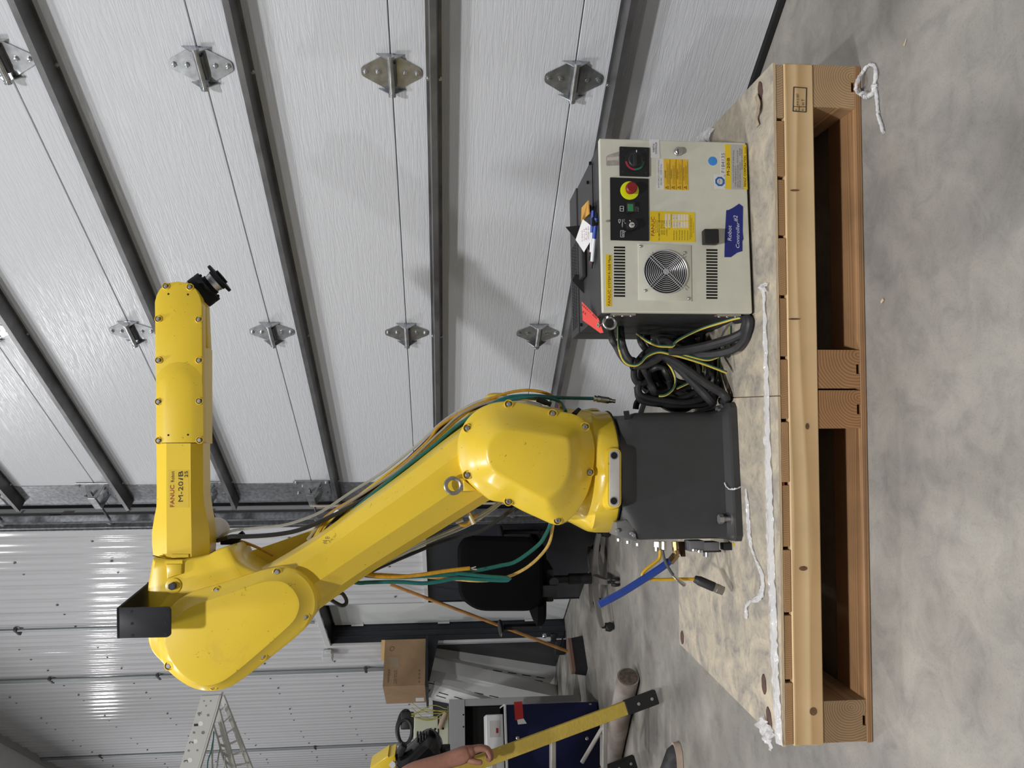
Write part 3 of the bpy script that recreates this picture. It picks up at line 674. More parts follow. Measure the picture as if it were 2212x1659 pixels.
# far link
mb = MB(); rings = []
for (u, l_) in (((1000, 905), (1060, 1020)), ((850, 1010), (930, 1130)), ((671, 1146.5), (740, 1235)), ((580, 1178), (640, 1270)), ((512, 1200.5), (560, 1320))):
    rings.append([PR(u[0], u[1], 2.29), PR(u[0] * .7 + l_[0] * .3, u[1] * .7 + l_[1] * .3, 2.275), PR(*l_, 2.285), PR(*l_, 2.285) + RN * .04, PR(*u, 2.29) + RN * .04])
mb.loft(rings); mb.build('far_link', m_yel, rob, angle=30)
# ---- elbow casting
CA = [(329, 1212), (332, 1204), (338, 1203.5), (347, 1205), (362, 1207.2), (385, 1207.6), (404, 1206.6), (446, 1198.5), (467, 1188), (482, 1182), (496, 1180), (506, 1192), (518, 1213), (545, 1228), (590, 1245), (640, 1270), (655, 1310), (600, 1400), (520, 1450), (450, 1472), (385, 1460), (344, 1424), (327, 1402.5), (320, 1380), (319.5, 1345), (319.5, 1313), (319.8, 1267), (325, 1236)]
o = trace(CA, 2.112, 110); i1 = inset(o, RN, .010); i2 = inset(o, RN, .026); i3 = inset(o, RN, .05)
mb = MB(); mb.loft([kput(i1, 2.100), kput([p.lerp(q, .45) for p, q in zip(o, i1)], 2.1035), kput([p.lerp(q, .12) for p, q in zip(o, i1)], 2.110), kput(o, 2.120), kput(o, 2.28), kput(i1, 2.30)]); elb = mb.build('elbow_casting', m_yel, rob, angle=40)
p = PR(373.8, 1265.7, 2.096); bolt(p, -RN, mat('bolt_black', (.06, .06, .07), .4, metal=.6), elb, name='elbow_bolt', r=.0105, h=.010)
mb = MB(); mb.lathe(p + RN * .001, -RN, [(.02, -.01), (.02, .0), (.0165, .001)], seg=24); mb.build('bolt_boss', m_yel, elb)
o = [PR(*q, 2.092) for q in ((359, 1219), (392, 1219), (391, 1240), (361, 1250))]; mb = MB(); mb.slab(o, RN, .03, .003); mb.build('collar_tab', m_yel, elb)
o = [PR(*q, 2.095) for q in ((357, 1210), (394, 1209.5), (394, 1218.5), (357, 1219))]; mb = MB(); mb.slab(o, RN, .03, .0015); mb.build('collar_tab', m_yel, elb)
# elbow cover
J3O = [(367.6, 1312), (383.2, 1296.4), (404, 1284), (428.9, 1274.6), (466.4, 1264.2), (507.9, 1250.7), (549.5, 1237.2), (580.7, 1228.9), (607.8, 1226.2), (632.7, 1229.9), (653.5, 1241.3), (670.1, 1259), (680.5, 1279.8), (684.3, 1302.7), (681.6, 1323.5), (672.2, 1338), (659.7, 1356.8), (632.7, 1381.7), (591.1, 1415), (549.5, 1448.2), (518.3, 1471.1), (497.5, 1483.6), (472.6, 1491.9), (445.6, 1493.6), (416.4, 1487.8), (389.4, 1473.2), (364.5, 1452.4), (347.8, 1427.5), (339.5, 1400.4), (338.5, 1379.6), (341.6, 1356.8), (352, 1331.8)]
J3P = [(383, 1334), (408, 1313), (445.6, 1298.5), (508, 1277.7), (560, 1260), (587, 1255.3), (612, 1258), (632.7, 1273.6), (645, 1296.4), (645, 1317), (634.8, 1340), (612, 1363), (570, 1400.4), (528.7, 1435.8), (497.5, 1460.7), (472.6, 1475.3), (445.6, 1480.5), (416.4, 1473), (389.4, 1452.4), (368.6, 1425.4), (358, 1398), (354, 1377.5), (360, 1357)]
K3 = 2.066
o = trace(J3O, K3, 120); pl = align(o, trace(J3P, 2.040, 120)); i1 = inset(o, RN, .005); m1 = [p.lerp(q, .55) for p, q in zip(o, pl)]; p2 = inset(pl, RN, .005)
mb = MB(); mb.loft([kput(o, 2.12), kput(o, K3 + .006), kput(i1, K3), kput([p.lerp(q, .35) for p, q in zip(o, pl)], K3 - .003), kput([p.lerp(q, .9) for p, q in zip(o, pl)], 2.045), kput(pl, 2.041), kput(p2, 2.040)]); cov3 = mb.build('elbow_cover', m_yel, rob, angle=28)
for (x, y) in ((599, 1236), (468.6, 1276.5), (659, 1332), (567, 1417), (461, 1481), (365, 1438)): recess(x, y, K3 - .003, cov3, m_bolt, r=.0060, rr=.0118)
# black bracket folded over the elbow
KBk = 1.975
o = [PR(p.x, p.y, KBk) for p in rpoly([(252, 1313.5, 1), (365, 1311, 5), (368.5, 1316, 3), (368.5, 1371, 3), (362, 1377, 5), (253, 1379, 1)], 2, 3)]
bk = MB(); bk.slab(o, RN, .006, .001); bkt = bk.build('dress_bracket', mat('bracket_black', (.020, .021, .026), .5, spec=.3), rob)
a0, a1, b0, b1 = PR(252, 1313.5, KBk), PR(253, 1379, KBk), PR(319, 1258, 2.17), PR(319, 1372, 2.17)
mb = MB(); zz = a0.z; P = [a0, a1, V((b1.x, b1.y, zz)) , V((b0.x, b0.y, zz))]; mb.slab(P, (0, 0, -1), .006); mb.build('bracket_shelf', m_blk, bkt)
mb = MB(); P = [PR(318, 1258, 2.165), PR(318, 1372, 2.165), V((b1.x, b1.y, zz)), V((b0.x, b0.y, zz))]; mb.slab(P, RN, .006); mb.build('bracket_foot', m_blk, bkt)
for (x, y) in ((284, 1321), (285, 1347), (286, 1372.5), (358, 1318), (357, 1344), (358, 1370)):
    p = PR(x, y, KBk - .0004); mb = MB(); mb.cyl(p, p + RN * .0015, .0036, seg=12); mb.build('bracket_hole', m_hole, bkt)
# ---- forearm
KF = 2.125
def fst(y, xl, x1, x2, x3, x4, kf=KF, kb=2.275):
    zt_, z1, z2, z3, z4 = PR(xl, y, kf + .032), PR(x1, y, kf), PR(x2, y, kf), PR(x3, y, kf + .032), PR(x4, y, 2.235)
    return [zt_, z1, z2, z3, z4, z4 + RN * (kb - 2.235) + ZU * .03, zt_ + RN * (kb - kf - .032) - ZU * .03, zt_ + RN * .085]
S_ = [(957.5, 337.9, 359.4, 411.6, 438.5, 453.7), (1000, 338.2, 359.4, 411.8, 438.8, 454), (1064, 338.5, 359.4, 412, 439, 454.7), (1095, 337.9, 359.5, 412.5, 442, 459), (1121, 332.7, 359.6, 413, 448, 464), (1150, 328.2, 360, 413.5, 452.6, 467), (1176, 328.4, 360, 413.7, 453, 467), (1203, 331, 361, 414, 452, 466)]
rings = [fst(*q) for q in S_[:-1]]
q_ = [PR(331, 1199, KF + .032), PR(361, 1206.5, KF), PR(414, 1206.5, KF), PR(452, 1198.5, KF + .032), PR(466, 1187, 2.235)]
rings.append(q_ + [q_[4] + RN * .04 + ZU * .03, q_[0] + RN * .118 - ZU * .03, q_[0] + RN * .085])
mb = MB(); mb.loft(rings); fa = mb.build('forearm', m_yel, rob, angle=18)
mb = MB(); P = [PR(x, y, 2.116) for x, y in ((331, 1200), (345, 1204), (361, 1207.3), (414, 1207.3), (446, 1200), (466, 1188))]; mb.tube(P, .0014, 6); mb.build('collar_seal', m_rub, fa)
o = [PR(*q, 2.121) for q in ((370, 1197), (407, 1197), (407, 1206), (370, 1206.5))]; mb = MB(); mb.slab(o, RN, .02, .001); mb.build('collar_tab', m_yel, fa)
# wrist housing behind the cover and its far plate
HK = KF + .040
EN = [(333.5, 652), (338, 635), (346, 622), (361, 611), (383, 607), (405, 611), (422, 622.5), (432, 640), (436, 658)]
mb = MB(); rings = [[PR(337, y, HK), PR(438, y, HK), PR(449.5, y, 2.235), PR(449.5, y, 2.235) + RN * .04, PR(337, y, HK) + RN * .10] for y in (752, 957)]
mb.loft(rings); mb.build('wrist_housing', m_yel, rob, smooth=False)
o = [PR(*q, 2.240) for q in [(x + 9, y + 3) for x, y in EN] + [(449.5, 760), (345, 760)]]; mb = MB(); mb.slab(o, RN, .035, .004); mb.build('far_fork_plate', m_yel, rob)
mb = MB(); c_ = PR(386, 652, HK); mb.cyl(c_, c_ + RN * .075, .050, seg=36); mb.build('wrist_barrel', m_yel, rob)
o = [PR(*q, KF + .012) for q in EN + [(437, 779), (439, 956.5), (336.5, 957), (335.5, 800)]]
o = resample(o, 110, True); mb = MB(); i1 = inset(o, RN, .003)
mb.loft([kput(i1, KF + .0125), kput([p.lerp(q, .3) for p, q in zip(o, i1)], KF + .0135), kput(o, KF + .0165), kput(o, KF + .045)]); fc = mb.build('forearm_cover', m_yel, rob, angle=30)
# raised tongue of the cover
OA = [(337.5, 815), (350, 796), (366, 785), (385, 781.5), (405, 784), (422, 794), (436, 812), (438.5, 880), (439, 956), (337, 956.5), (337, 880)]
OB = [(358, 840), (361, 826), (369, 815), (384, 810.5), (398, 814), (407, 824), (410.5, 840), (411.5, 890), (411.7, 956), (359.3, 956.2), (358.6, 890)]
A_ = [PR(*q, KF + .0125) for q in OA]; B_ = [PR(*q, KF) for q in OB]
mb = MB(); mb.loft([[p + RN * .004 for p in A_], A_, [p.lerp(q, .5) + RN * (-.001) for p, q in zip(A_, B_)], B_]); mb.build('cover_tongue', m_yel, fc, angle=30)
for (x, y) in ((358.5, 618), (410.5, 620), (342, 689), (429.8, 690), (342.7, 778.5), (430.5, 778.5), (342.5, 868), (430.5, 866.3), (343, 952), (431.5, 950.7)):
    kk = KF + .0115 if y < 800 else KF + .006
    recess(x, y, kk, fc, m_bolt, r=.0052, rr=.0102)
for (x, y, kk) in ((363.6, 635, KF + .012), (405.8, 636, KF + .012), (363.6, 940, KF - .0003), (406, 939, KF - .0003)):
    p = PR(x, y, kk); mb = MB(); mb.cyl(p, p + RN * .001, .0028, seg=10); mb.build('tapped_hole', m_hole, fc)
# hand: yellow base, black gearbox, bright neck, black tool flange
KW = 2.205
c0, c1, c2, c3, c4, c5 = [PR(x, y, KW) for x, y in ((404, 654), (429.5, 634.5), (451.2, 618.3), (466, 607.3), (474.5, 601), (481, 596.2))]
dv = (c2 - c1).normalized()
mb = MB(); mb.cyl(c0, c1, .040, .047, seg=32); hand = mb.build('wrist_base', m_yel, rob)
mb = MB(); mb.lathe(c1, dv, [(.047, 0), (.0475, .002), (.0475, .018), (.0468, .019), (.0468, .021), (.0475, .022), (.0475, (c2 - c1).length), (.045, (c2 - c1).length + .001)], seg=40); mb.lathe(c2, dv, [(.030, 0), (.030, .010)], seg=32); gb = mb.build('wrist_gearbox', m_blk, rob)
for i in range(8):
    t_ = 2 * pi * i / 8; q = dv.to_track_quat('Z', 'Y'); bolt(c2 + q @ V((.040 * cos(t_), .040 * sin(t_), .001)), dv, m_blk, gb, name='ring_screw', kind='socket', r=.0035, h=.003)
mb = MB(); mb.lathe(c2 + dv * .010, dv, [(.027, 0), (.027, .008), (.029, .0085), (.029, .016), (.0255, .0165), (.0255, (c4 - c2).length - .01)], seg=32); mb.build('flange_neck', m_chr, rob)
mb = MB(); q = dv.to_track_quat('Z', 'Y'); mb.lathe(c4 - dv * .006, dv, [(.031, -.006), (.031, .0), (.046, .001), (.046, .009), (.022, .0095), (.022, .016), (.015, .0165)], seg=40); mb.build('tool_flange', m_blk, rob)
# clear oil window disc behind the forearm root
p = PR(466, 1147, 2.29); mb = MB(); mb.lathe(p, V((.5, -.5, -.4)), [(.034, 0), (.034, .02), (.022, .028), (.01, .028)], seg=28); mb.build('cable_grommet', m_alu, rob)
mb = MB(); mb.cyl(PR(500, 1172, 2.24), PR(527, 1152, 2.24), .009, seg=12); mb.box(PR(497, 1168, 2.24), (.02, .02, .05), bev=.003); mb.build('cable_plug', m_blk, rob)
# eyebolt on the arm
p = PR(979, 1049, 2.07); mb = MB(); mb.tube([p + RE * (.0205 * cos(t_)) + ZU * (.0205 * sin(t_)) for t_ in [2 * pi * i / 20 for i in range(20)]], .0058, 10, n=40, closed=True)
mb.cyl(PR(994, 1050.5, 2.07), PR(1002, 1051.5, 2.07), .0085, .009, seg=14); mb.build('lifting_eye', mat('eye_steel', (.34, .33, .31), .38, metal=.85), rob)
o = [PR(*q, 2.06) for q in ((1000.5, 1038), (1004, 1038), (1030, 1060), (1001, 1061))]; mb = MB(); mb.slab(o, RN, .03, .002); mb.build('eye_boss', m_yel, rob)
# ---- name sticker on the forearm
m_stk = mat('sticker_yellow', (.72, .50, .035), .4); m_red = mat('ink_red', (.30, .02, .012), .5); m_ik = mat('ink_black', (.012, .012, .010), .5)
o = [PR(*q, KF - .0004) for q in ((363.5, 1015.5), (408, 1015), (408.3, 1096.5), (363.8, 1097))]; mb = MB(); mb.slab(o, RN, .0006); stk = mb.build('name_sticker', m_stk, fa)
def rt(s, x, y0, y1, cap, m, par, k=KF - .0006, **kw): return tfit(s, m, par, PR(x, y0, k), PR(x, y1, k), ZU, cap, **kw)
rt('FANUC', 376, 1095, 1047.5, .0105, m_red, stk, bold=.012); rt('Robot', 376, 1041, 1018, .0085, m_ik, stk)
rt('M-20', 395, 1083.5, 1040, .012, m_ik, stk, bold=.014); rt('i', 395, 1037, 1031.5, .0125, m_ik, stk, shear=.12, bold=.006); rt('B', 395, 1029, 1017.5, .012, m_ik, stk, bold=.014)
rt('25', 405.5, 1031, 1017.5, .0085, m_ik, stk, bold=.01)
# marks scribbled on the lower arm
mk = [(708, 1168), (713, 1160)]
for (x, y, s_) in ((706, 1171, '#'), (712, 1164, '18')): tfit(s_, mat('faded_ink', (.16, .12, .04), .7), arm, PR(x, y + 4, 2.0905), PR(x, y - 5, 2.0905), ZU, .012)

# ---- hoses and cables dressed along the arm
def rcable(name, pts, r, m, k=2.215, seg=8, n=None):
    P = [PR(p[0], p[1], p[2] if len(p) > 2 else k) for p in pts]; mb = MB(); mb.tube(P, r, seg, n=n or len(pts) * 6); return mb.build(name, m, rob)
rcable('arm_cable', [(470, 1168, 2.26), (500, 1159), (532, 1159), (600, 1154), (655, 1142), (720, 1113), (800, 1070), (872, 1016), (930, 972), (985, 927), (1030, 892), (1080, 872, 2.2)], .0062, m_cblk, 2.19)
rcable('arm_cable', [(700, 1150), (735, 1112), (800, 1060), (870, 1003), (900, 975), (960, 918), (1000, 893), (1060, 868, 2.23)], .006, m_cblk, 2.24)
rcable('air_hose', [(470, 1166, 2.27), (485, 1153), (510, 1145), (560, 1140), (610, 1135), (655, 1122), (700, 1102), (760, 1062), (830, 1018), (900, 962), (960, 908), (1010, 878), (1060, 860), (1110, 858, 2.22)], .0042, m_clear, 2.235)
rcable('air_hose', [(664, 1166), (680, 1146), (705, 1118), (790, 1062), (870, 1008), (950, 934), (1000, 892), (1070, 866), (1140, 868), (1170, 876, 2.2)], .0038, m_clear, 2.22)
rcable('teal_cable', [(700, 1154), (745, 1120), (800, 1076), (862, 1028), (930, 976), (985, 932), (1030, 892), (1085, 862), (1120, 855), (1160, 855), (1210, 859), (1286, 861)], .0052, m_teal, 2.2)
rcable('teal_cable', [(760, 1104), (860, 1022), (930, 968), (990, 918), (1050, 880), (1110, 862), (1160, 858), (1195, 862), (1213, 872), (1222, 888, 2.12)], .005, m_teal, 2.18)
rcable('orange_cable', [(672, 1160), (690, 1132), (720, 1104), (800, 1056), (868, 1005), (925, 952), (945, 925), (965, 910), (1010, 884), (1060, 862), (1100, 848), (1140, 843), (1175, 848), (1200, 860), (1212, 880, 2.15)], .0046, m_oran, 2.23)
rcable('orange_cable', [(690, 1150), (705, 1125), (740, 1098), (790, 1075), (860, 1020), (930, 958), (990, 905), (1040, 872), (1100, 862), (1160, 862, 2.2)], .0045, m_oran, 2.225)
rcable('cable_tie', [(722, 1110), (729, 1103), (734, 1107)], .0035, m_white, 2.19)
mb = MB(); p0, p1, p2, p3 = [PR(x, y, 2.2) for x, y in ((1281, 860), (1298, 863), (1322, 866), (1333, 867.5))]; d_ = (p3 - p0).normalized()
mb.lathe(p0, d_, [(.006, 0), (.0095, .002), (.0095, .008), (.008, .009), (.008, .011), (.0105, .012), (.0105, .022), (.009, .023), (.0098, .026), (.0098, .048), (.0075, .050), (.0075, .056), (.0058, .057), (.0058, .068)], seg=18); mb.build('cable_connector', m_brass, rob)
p0, p1 = PR(1160, 862, 2.15), PR(1190, 874, 2.15); mb = MB(); mb.cyl(p0, p0.lerp(p1, .7), .0085, seg=14); mb.cyl(p0.lerp(p1, .7), p1, .0072, seg=6); mb.build('cable_connector', m_cblk, rob)
o = [PR(*q, 2.06) for q in ((1236, 892), (1250, 880), (1256, 884), (1246, 896))]; mb = MB(); mb.slab(o, RN, .02, .001); mb.build('hose_guide', m_blk, rob)
# cables below the arm
rcable('air_hose', [(1090, 1070), (1068, 1092), (1010, 1128), (940, 1160), (880, 1187), (810, 1222), (770, 1245)], .0042, m_clear, 2.28)
rcable('air_hose', [(1095, 1075), (1072, 1095), (1016, 1133), (940, 1165), (880, 1193), (800, 1232)], .0042, m_clear, 2.26)
rcable('arm_cable', [(1150, 1070), (1100, 1106), (1055, 1138), (1020, 1153), (960, 1168), (890, 1196), (820, 1226), (770, 1250)], .0058, m_cblk, 2.30)
rcable('orange_cable', [(985, 1122), (998, 1134), (1012, 1132), (1020, 1120), (1030, 1112)], .005, m_oran, 2.22)
mb = MB(); mb.cyl(PR(984, 1128, 2.2), PR(1000, 1122, 2.2), .007, seg=12); mb.cyl(PR(1012, 1108, 2.2), PR(1024, 1132, 2.2), .0065, seg=8); mb.build('hose_fitting', m_brass, rob)
rcable('teal_cable', [(1190, 1120, 2.2), (1188, 1135), (1180, 1152), (1163, 1177), (1115, 1212.5), (1080, 1222), (1034, 1231.5), (980, 1240), (925, 1244), (850, 1247), (790, 1243), (760, 1235)], .0058, m_teal, 2.24)
rcable('teal_cable', [(985, 1238), (1050, 1245), (1092, 1248), (1102, 1251), (1090, 1254), (1040, 1252), (990, 1249), (950, 1256), (912, 1260), (860, 1257), (800, 1258), (772, 1259), (740, 1250)], .0056, m_teal, 2.22)
rcable('orange_cable', [(1195, 1120, 2.2), (1194, 1137), (1183, 1180), (1142, 1223), (1088, 1249), (1034, 1254.5), (980, 1251), (898, 1245), (803, 1240), (770, 1236)], .0046, m_tan, 2.25)
rcable('orange_cable', [(1015, 1227.5), (966, 1233), (912, 1241), (860, 1246), (817, 1245), (775, 1238)], .0056, m_oran, 2.21)
for q in range(4):
    rcable('stripped_wire', [(1015, 1227.5), (1022, 1226 + q * 1.5), (1028 + q, 1224 + q * 3)], .0012, (m_white, m_blk, m_white, m_red)[q], 2.21, 5)
rcable('arm_cable', [(700, 1300), (733, 1281), (746, 1291), (748, 1303), (738, 1308), (720, 1299), (700, 1285)], .0055, m_cblk, 2.24)
rcable('orange_cable', [(500, 1168), (515, 1168), (540, 1176), (563, 1186), (590, 1200)], .0042, m_oran, 2.26)
# ---- plugs and leads on the left of the base
KS = KP + .10
mb = MB(); p = PR(1420, 1170, KS); mb.cyl(p, PR(1420, 1181, KS), .013, seg=6); mb.cyl(PR(1420, 1179, KS), PR(1420, 1190, KS), .0115, seg=18); mb.cyl(PR(1432, 1170, KS), PR(1432, 1190, KS), .010, seg=6); mb.build('cable_gland', m_brass, rob)
mb = MB(); mb.cyl(PR(1458, 1170, KS), PR(1459, 1190, KS), .009, seg=6); mb.cyl(PR(1459, 1188, KS), PR(1462, 1198, KS), .010, seg=12); mb.cyl(PR(1462, 1196, KS), PR(1447, 1214, KS), .011, seg=6); mb.build('elbow_fitting', mat('brass', (.38, .26, .12), .35, metal=.8), rob)
rcable('blue_hose', [(1446, 1212), (1430, 1225), (1392, 1250), (1340, 1282), (1294, 1306)], .0105, mat('hose_blue', (.018, .055, .30), .38, var=.1, vscale=30), KS - .02, 12)
rcable('yellow_lead', [(1426, 1188), (1425, 1205), (1415, 1215), (1396, 1230), (1387, 1243), (1398, 1250), (1420, 1252), (1460, 1251), (1502, 1251)], .0046, mat('lead_yellow', (.72, .42, .02), .4), KS - .01)
rcable('grey_lead', [(1431, 1188), (1436, 1210), (1446, 1230), (1455, 1243), (1470, 1258), (1478, 1264)], .0042, mat('lead_grey', (.07, .07, .072), .5), KS - .03)
rcable('braid_end', [(1454, 1242), (1466, 1254), (1480, 1264)], .0048, m_brass, KS - .031)
mb = MB(); p0, p1, p2 = PR(1500, 1250, KS - .01), PR(1542, 1268, KS - .02), PR(1560, 1277, KS - .02); d_ = (p1 - p0).normalized()
mb.lathe(p0, d_, [(.0085, 0), (.0105, .002), (.0125, .012), (.0135, .014), (.0135, (p1 - p0).length)], seg=18); mb.build('plug_body', m_cblk, rob)
mb = MB(); mb.lathe(p1, d_, [(.0125, 0), (.0125, .008), (.0133, .009), (.0133, .016), (.0125, .017), (.0125, .028), (.010, .028)], seg=18); mb.build('plug_ring', mat('plug_nickel', (.30, .27, .22), .4, metal=.7), rob)
mb = MB(); mb.box(PR(1500, 1178, KS), (.03, .05, .045), frame(RE), bev=.003); mb.box(PR(1530, 1180, KS), (.028, .05, .05), frame(RE), bev=.004); mb.build('power_inlet', mat('inlet_grey', (.15, .15, .16), .4), rob)
mb = MB(); mb.box(PR(1531, 1189, KS), (.006, .05, .055), frame(RE), bev=.001); mb.build('inlet_gasket', m_rub, rob)
mb = MB(); mb.cyl(PR(1500, 1186, KS - .02), PR(1500, 1190, KS - .02), .01, seg=12); mb.cyl(PR(1512, 1188, KS - .02), PR(1512, 1193, KS - .02), .01, seg=12); mb.cyl(PR(1528, 1192, KS), PR(1528, 1202, KS), .012, seg=14); mb.build('inlet_latch', m_chr, rob)
mb = MB(); mb.box(PR(1572, 1180, KS), (.02, .03, .035), frame(RE), bev=.002); mb.build('terminal_block', m_rub, rob)
mb = MB(); mb.box(PR(1587, 1176, KS - .03), (.008, .01, .008), frame(RE)); mb.build('warning_chip', mat('chip_yellow', (.7, .5, .02), .5), rob)
mb = MB()
for i in range(9): mb.tube([PR(1466 + i * 1.5, 1170, KS + .02), PR(1468 + i * 1.4, 1190 + (i % 3), KS + .01), PR(1472 + i, 1202, KS)], .0016, 5)
mb.build('copper_strands', mat('copper_old', (.14, .075, .04), .5, metal=.4), rob)
# ================================================================== robot controller cabinet on the pallet
KA = radians(5.5)
KE, KN = V((cos(KA), sin(KA), 0)), V((-sin(KA), cos(KA), 0))
KF0 = 1.870
def PC(x, y, k=KF0): return PN(x, y, KN, k)
def KK(a_, k, z): return KE * a_ + KN * k + V((0, 0, z))
m_bei = mat('controller_beige', (.63, .625, .525), .5, var=.035, vscale=25)
m_cdk = mat('cabinet_charcoal', (.040, .041, .043), .5, var=.1, vscale=14)
m_pan = mat('panel_black', (.010, .010, .012), .45)
m_lby = mat('label_yellow', (.78, .55, .02), .4); m_lbo = mat('label_amber', (.76, .46, .03), .45); m_lbw = mat('label_white', (.68, .68, .68), .5); m_lbs = mat('label_silver', (.45, .44, .44), .4)
m_est = mat('estop_red', (.24, .012, .012), .45); m_esy = mat('estop_yellow', (.72, .80, .01), .4); m_grn = mat('button_green', (.04, .22, .085), .4); m_gd = mat('ink_green', (.02, .14, .09), .5)
m_wht = mat('ink_white', (.75, .75, .75), .5); m_tape = mat('masking_tape_blue', (.014, .022, .19), .6, var=.12, vscale=30); m_dot = mat('sticker_blue', (.05, .27, .70), .45)
m_gry = mat('ink_grey', (.18, .18, .18), .6); m_orr = mat('ink_redbrown', (.32, .05, .02), .5)
ca0, ca1 = PC(1631, 677).dot(KE), PC(1617, 308).dot(KE)
cz0, cz1 = DECK + .008, PC(1298, 480).z
RK = frame(KE)
ctl = thing('robot_controller', V((PC(1625, 490).x, PC(1625, 490).y + .18, DECK)), 'beige fronted charcoal robot controller cabinet with fan grille', 'controller')
cmid = (ca0 + ca1) / 2
mb = MB(); mb.box(KK(cmid, KF0 + .018 + .165, (cz0 + cz1) / 2 - .002), (ca1 - ca0 - .008, .33, cz1 - cz0 - .004), RK, bev=.003); mb.build('cabinet_body', m_cdk, ctl, smooth=False)
mb = MB(); mb.box(KK(cmid, KF0 + .355 + .06, (cz0 + cz1) / 2), (ca1 - ca0 - .008, .118, cz1 - cz0), RK, bev=.003); rear = mb.build('rear_unit', m_cdk, ctl, smooth=False)
for a_ in (ca0 + .04, ca1 - .04):
    for k in (KF0 + .05, KF0 + .42):
        mb = MB(); mb.cyl(KK(a_, k, DECK + .0005), KK(a_, k, cz0), .016, seg=16); mb.build('foot', m_rub, ctl)
# perforated strip on top of the rear unit
for i in range(28):
    for j in range(3):
        mb = MB(); mb.box(KK(ca0 + .03 + i * .0095, KF0 + .375 + j * .030, cz1 + .0003), (.0045, .020, .0008), frame(KE * .9 + KN * .35)); mb.build('vent_slit', m_hole, rear, smooth=False)
# seam bead and screws on the lid
mb = MB(); mb.tube([KK(ca1 - .03, KF0 + .10, cz1 - .001), KK(ca1 - .17, KF0 + .10, cz1 - .001), KK(ca1 - .20, KF0 + .13, cz1 - .001)], .0015, 5, smooth=False); mb.build('lid_seam', m_blk, ctl)
for (a_, k) in ((ca1 - .02, KF0 + .12), (ca1 - .06, KF0 + .16), (ca1 - .18, KF0 + .09), (ca0 + .02, KF0 + .3)): bolt(KK(a_, k, cz1 - .002), ZU, m_blk, ctl, name='lid_screw', kind='hex', r=.005, h=.006)
# door
mb = MB(); mb.box(KK(cmid, KF0 + .009, (cz0 + cz1) / 2), (ca1 - ca0, .018, cz1 - cz0), RK, bev=.003); door = mb.build('front_door', m_bei, ctl, smooth=False)
def plate(name, pts, m, par, t=.0006, k=KF0, bev=0., r=0., seg=3):
    P = rpoly(pts, r, seg) if r else [V((p[0], p[1])) for p in pts]
    mb = MB(); mb.slab([PC(p.x, p.y, k - t) for p in P], KN, t + .0002, bev); return mb.build(name, m, par)
def quad(x0, y0, x1, y1): return [(x0, y0), (x1, y0 + (x1 - x0) * .035), (x1, y1 + (x1 - x0) * .03), (x0, y1)]
def ct(s, x, y0, y1, cap, m, par, t=.0008, k=KF0, **kw):
    return tfit(s, m, par, PC(x, y0, k - t), PC(x, y1, k - t), ZU, cap, lift=.0003, **kw)
def disc(name, x, y, r, h, m, par, k=KF0, seg=28, prof=None):
    p = PC(x, y, k); mb = MB(); mb.lathe(p + KN * .0002, -KN, prof or [(r, 0), (r, h * .85), (r * .93, h)], seg=seg); return mb.build(name, m, par)
# main switch
sw = plate('switch_plate', [(1338.7, 316), (1402.6, 318.3), (1403, 381), (1339, 379)], m_pan, ctl, .005, r=2, bev=.001)
disc('switch_ring', 1371.3, 347.5, .0275, .003, mat('ring_black', (.02, .02, .022), .35), sw, KF0 - .005)
def arc(m, t0, t1):
    c_ = PC(1371.3, 347.5, KF0 - .0083); mb = MB(); P = []
    for r_ in (.0255, .0205):
        P.append([c_ + KE * (r_ * cos(t)) + ZU * (r_ * sin(t)) for t in [t0 + (t1 - t0) * i / 14 for i in range(15)]])
    mb.slab(P[0] + P[1][::-1], KN, .0004); mb.build('dial_arc', m, sw)
arc(mat('dial_red', (.45, .03, .08), .5), radians(95), radians(178)); arc(mat('dial_green', (.02, .16, .10), .5), radians(178), radians(268))
kn = disc('switch_knob', 1371.3, 347.5, .0185, .010, mat('knob_black', (.022, .023, .025), .4), sw, KF0 - .008)
mb = MB(); c_ = PC(1371.3, 346, KF0 - .022); mb.box(c_, (.036, .014, .010), RK, bev=.003); mb.build('knob_grip', mat('knob_black', (0, 0, 0)), sw)
mb = MB(); mb.box(PC(1375, 326.5, KF0 - .0165), (.006, .001, .002), RK); mb.build('knob_pointer', m_wht, sw)
for (x, y) in ((1345, 322), (1395, 324), (1345, 371), (1395, 373)): disc('plate_screw', x, y, .0018, .0006, m_cdk, sw, KF0 - .005, 10)
# frayed grey sticker hanging from the switch
plate('torn_sticker', [(1309, 340), (1313, 335), (1342, 325.5), (1340, 331), (1337, 336), (1339, 357), (1310, 358)], mat('sticker_grubby', (.36, .33, .30), .6, var=.2, vscale=60), ctl, .0008)
plate('torn_sticker_centre', [(1311, 340), (1338, 338), (1337, 345), (1311, 347)], mat('sticker_pinkish', (.56, .50, .46), .6), ctl, .0011)
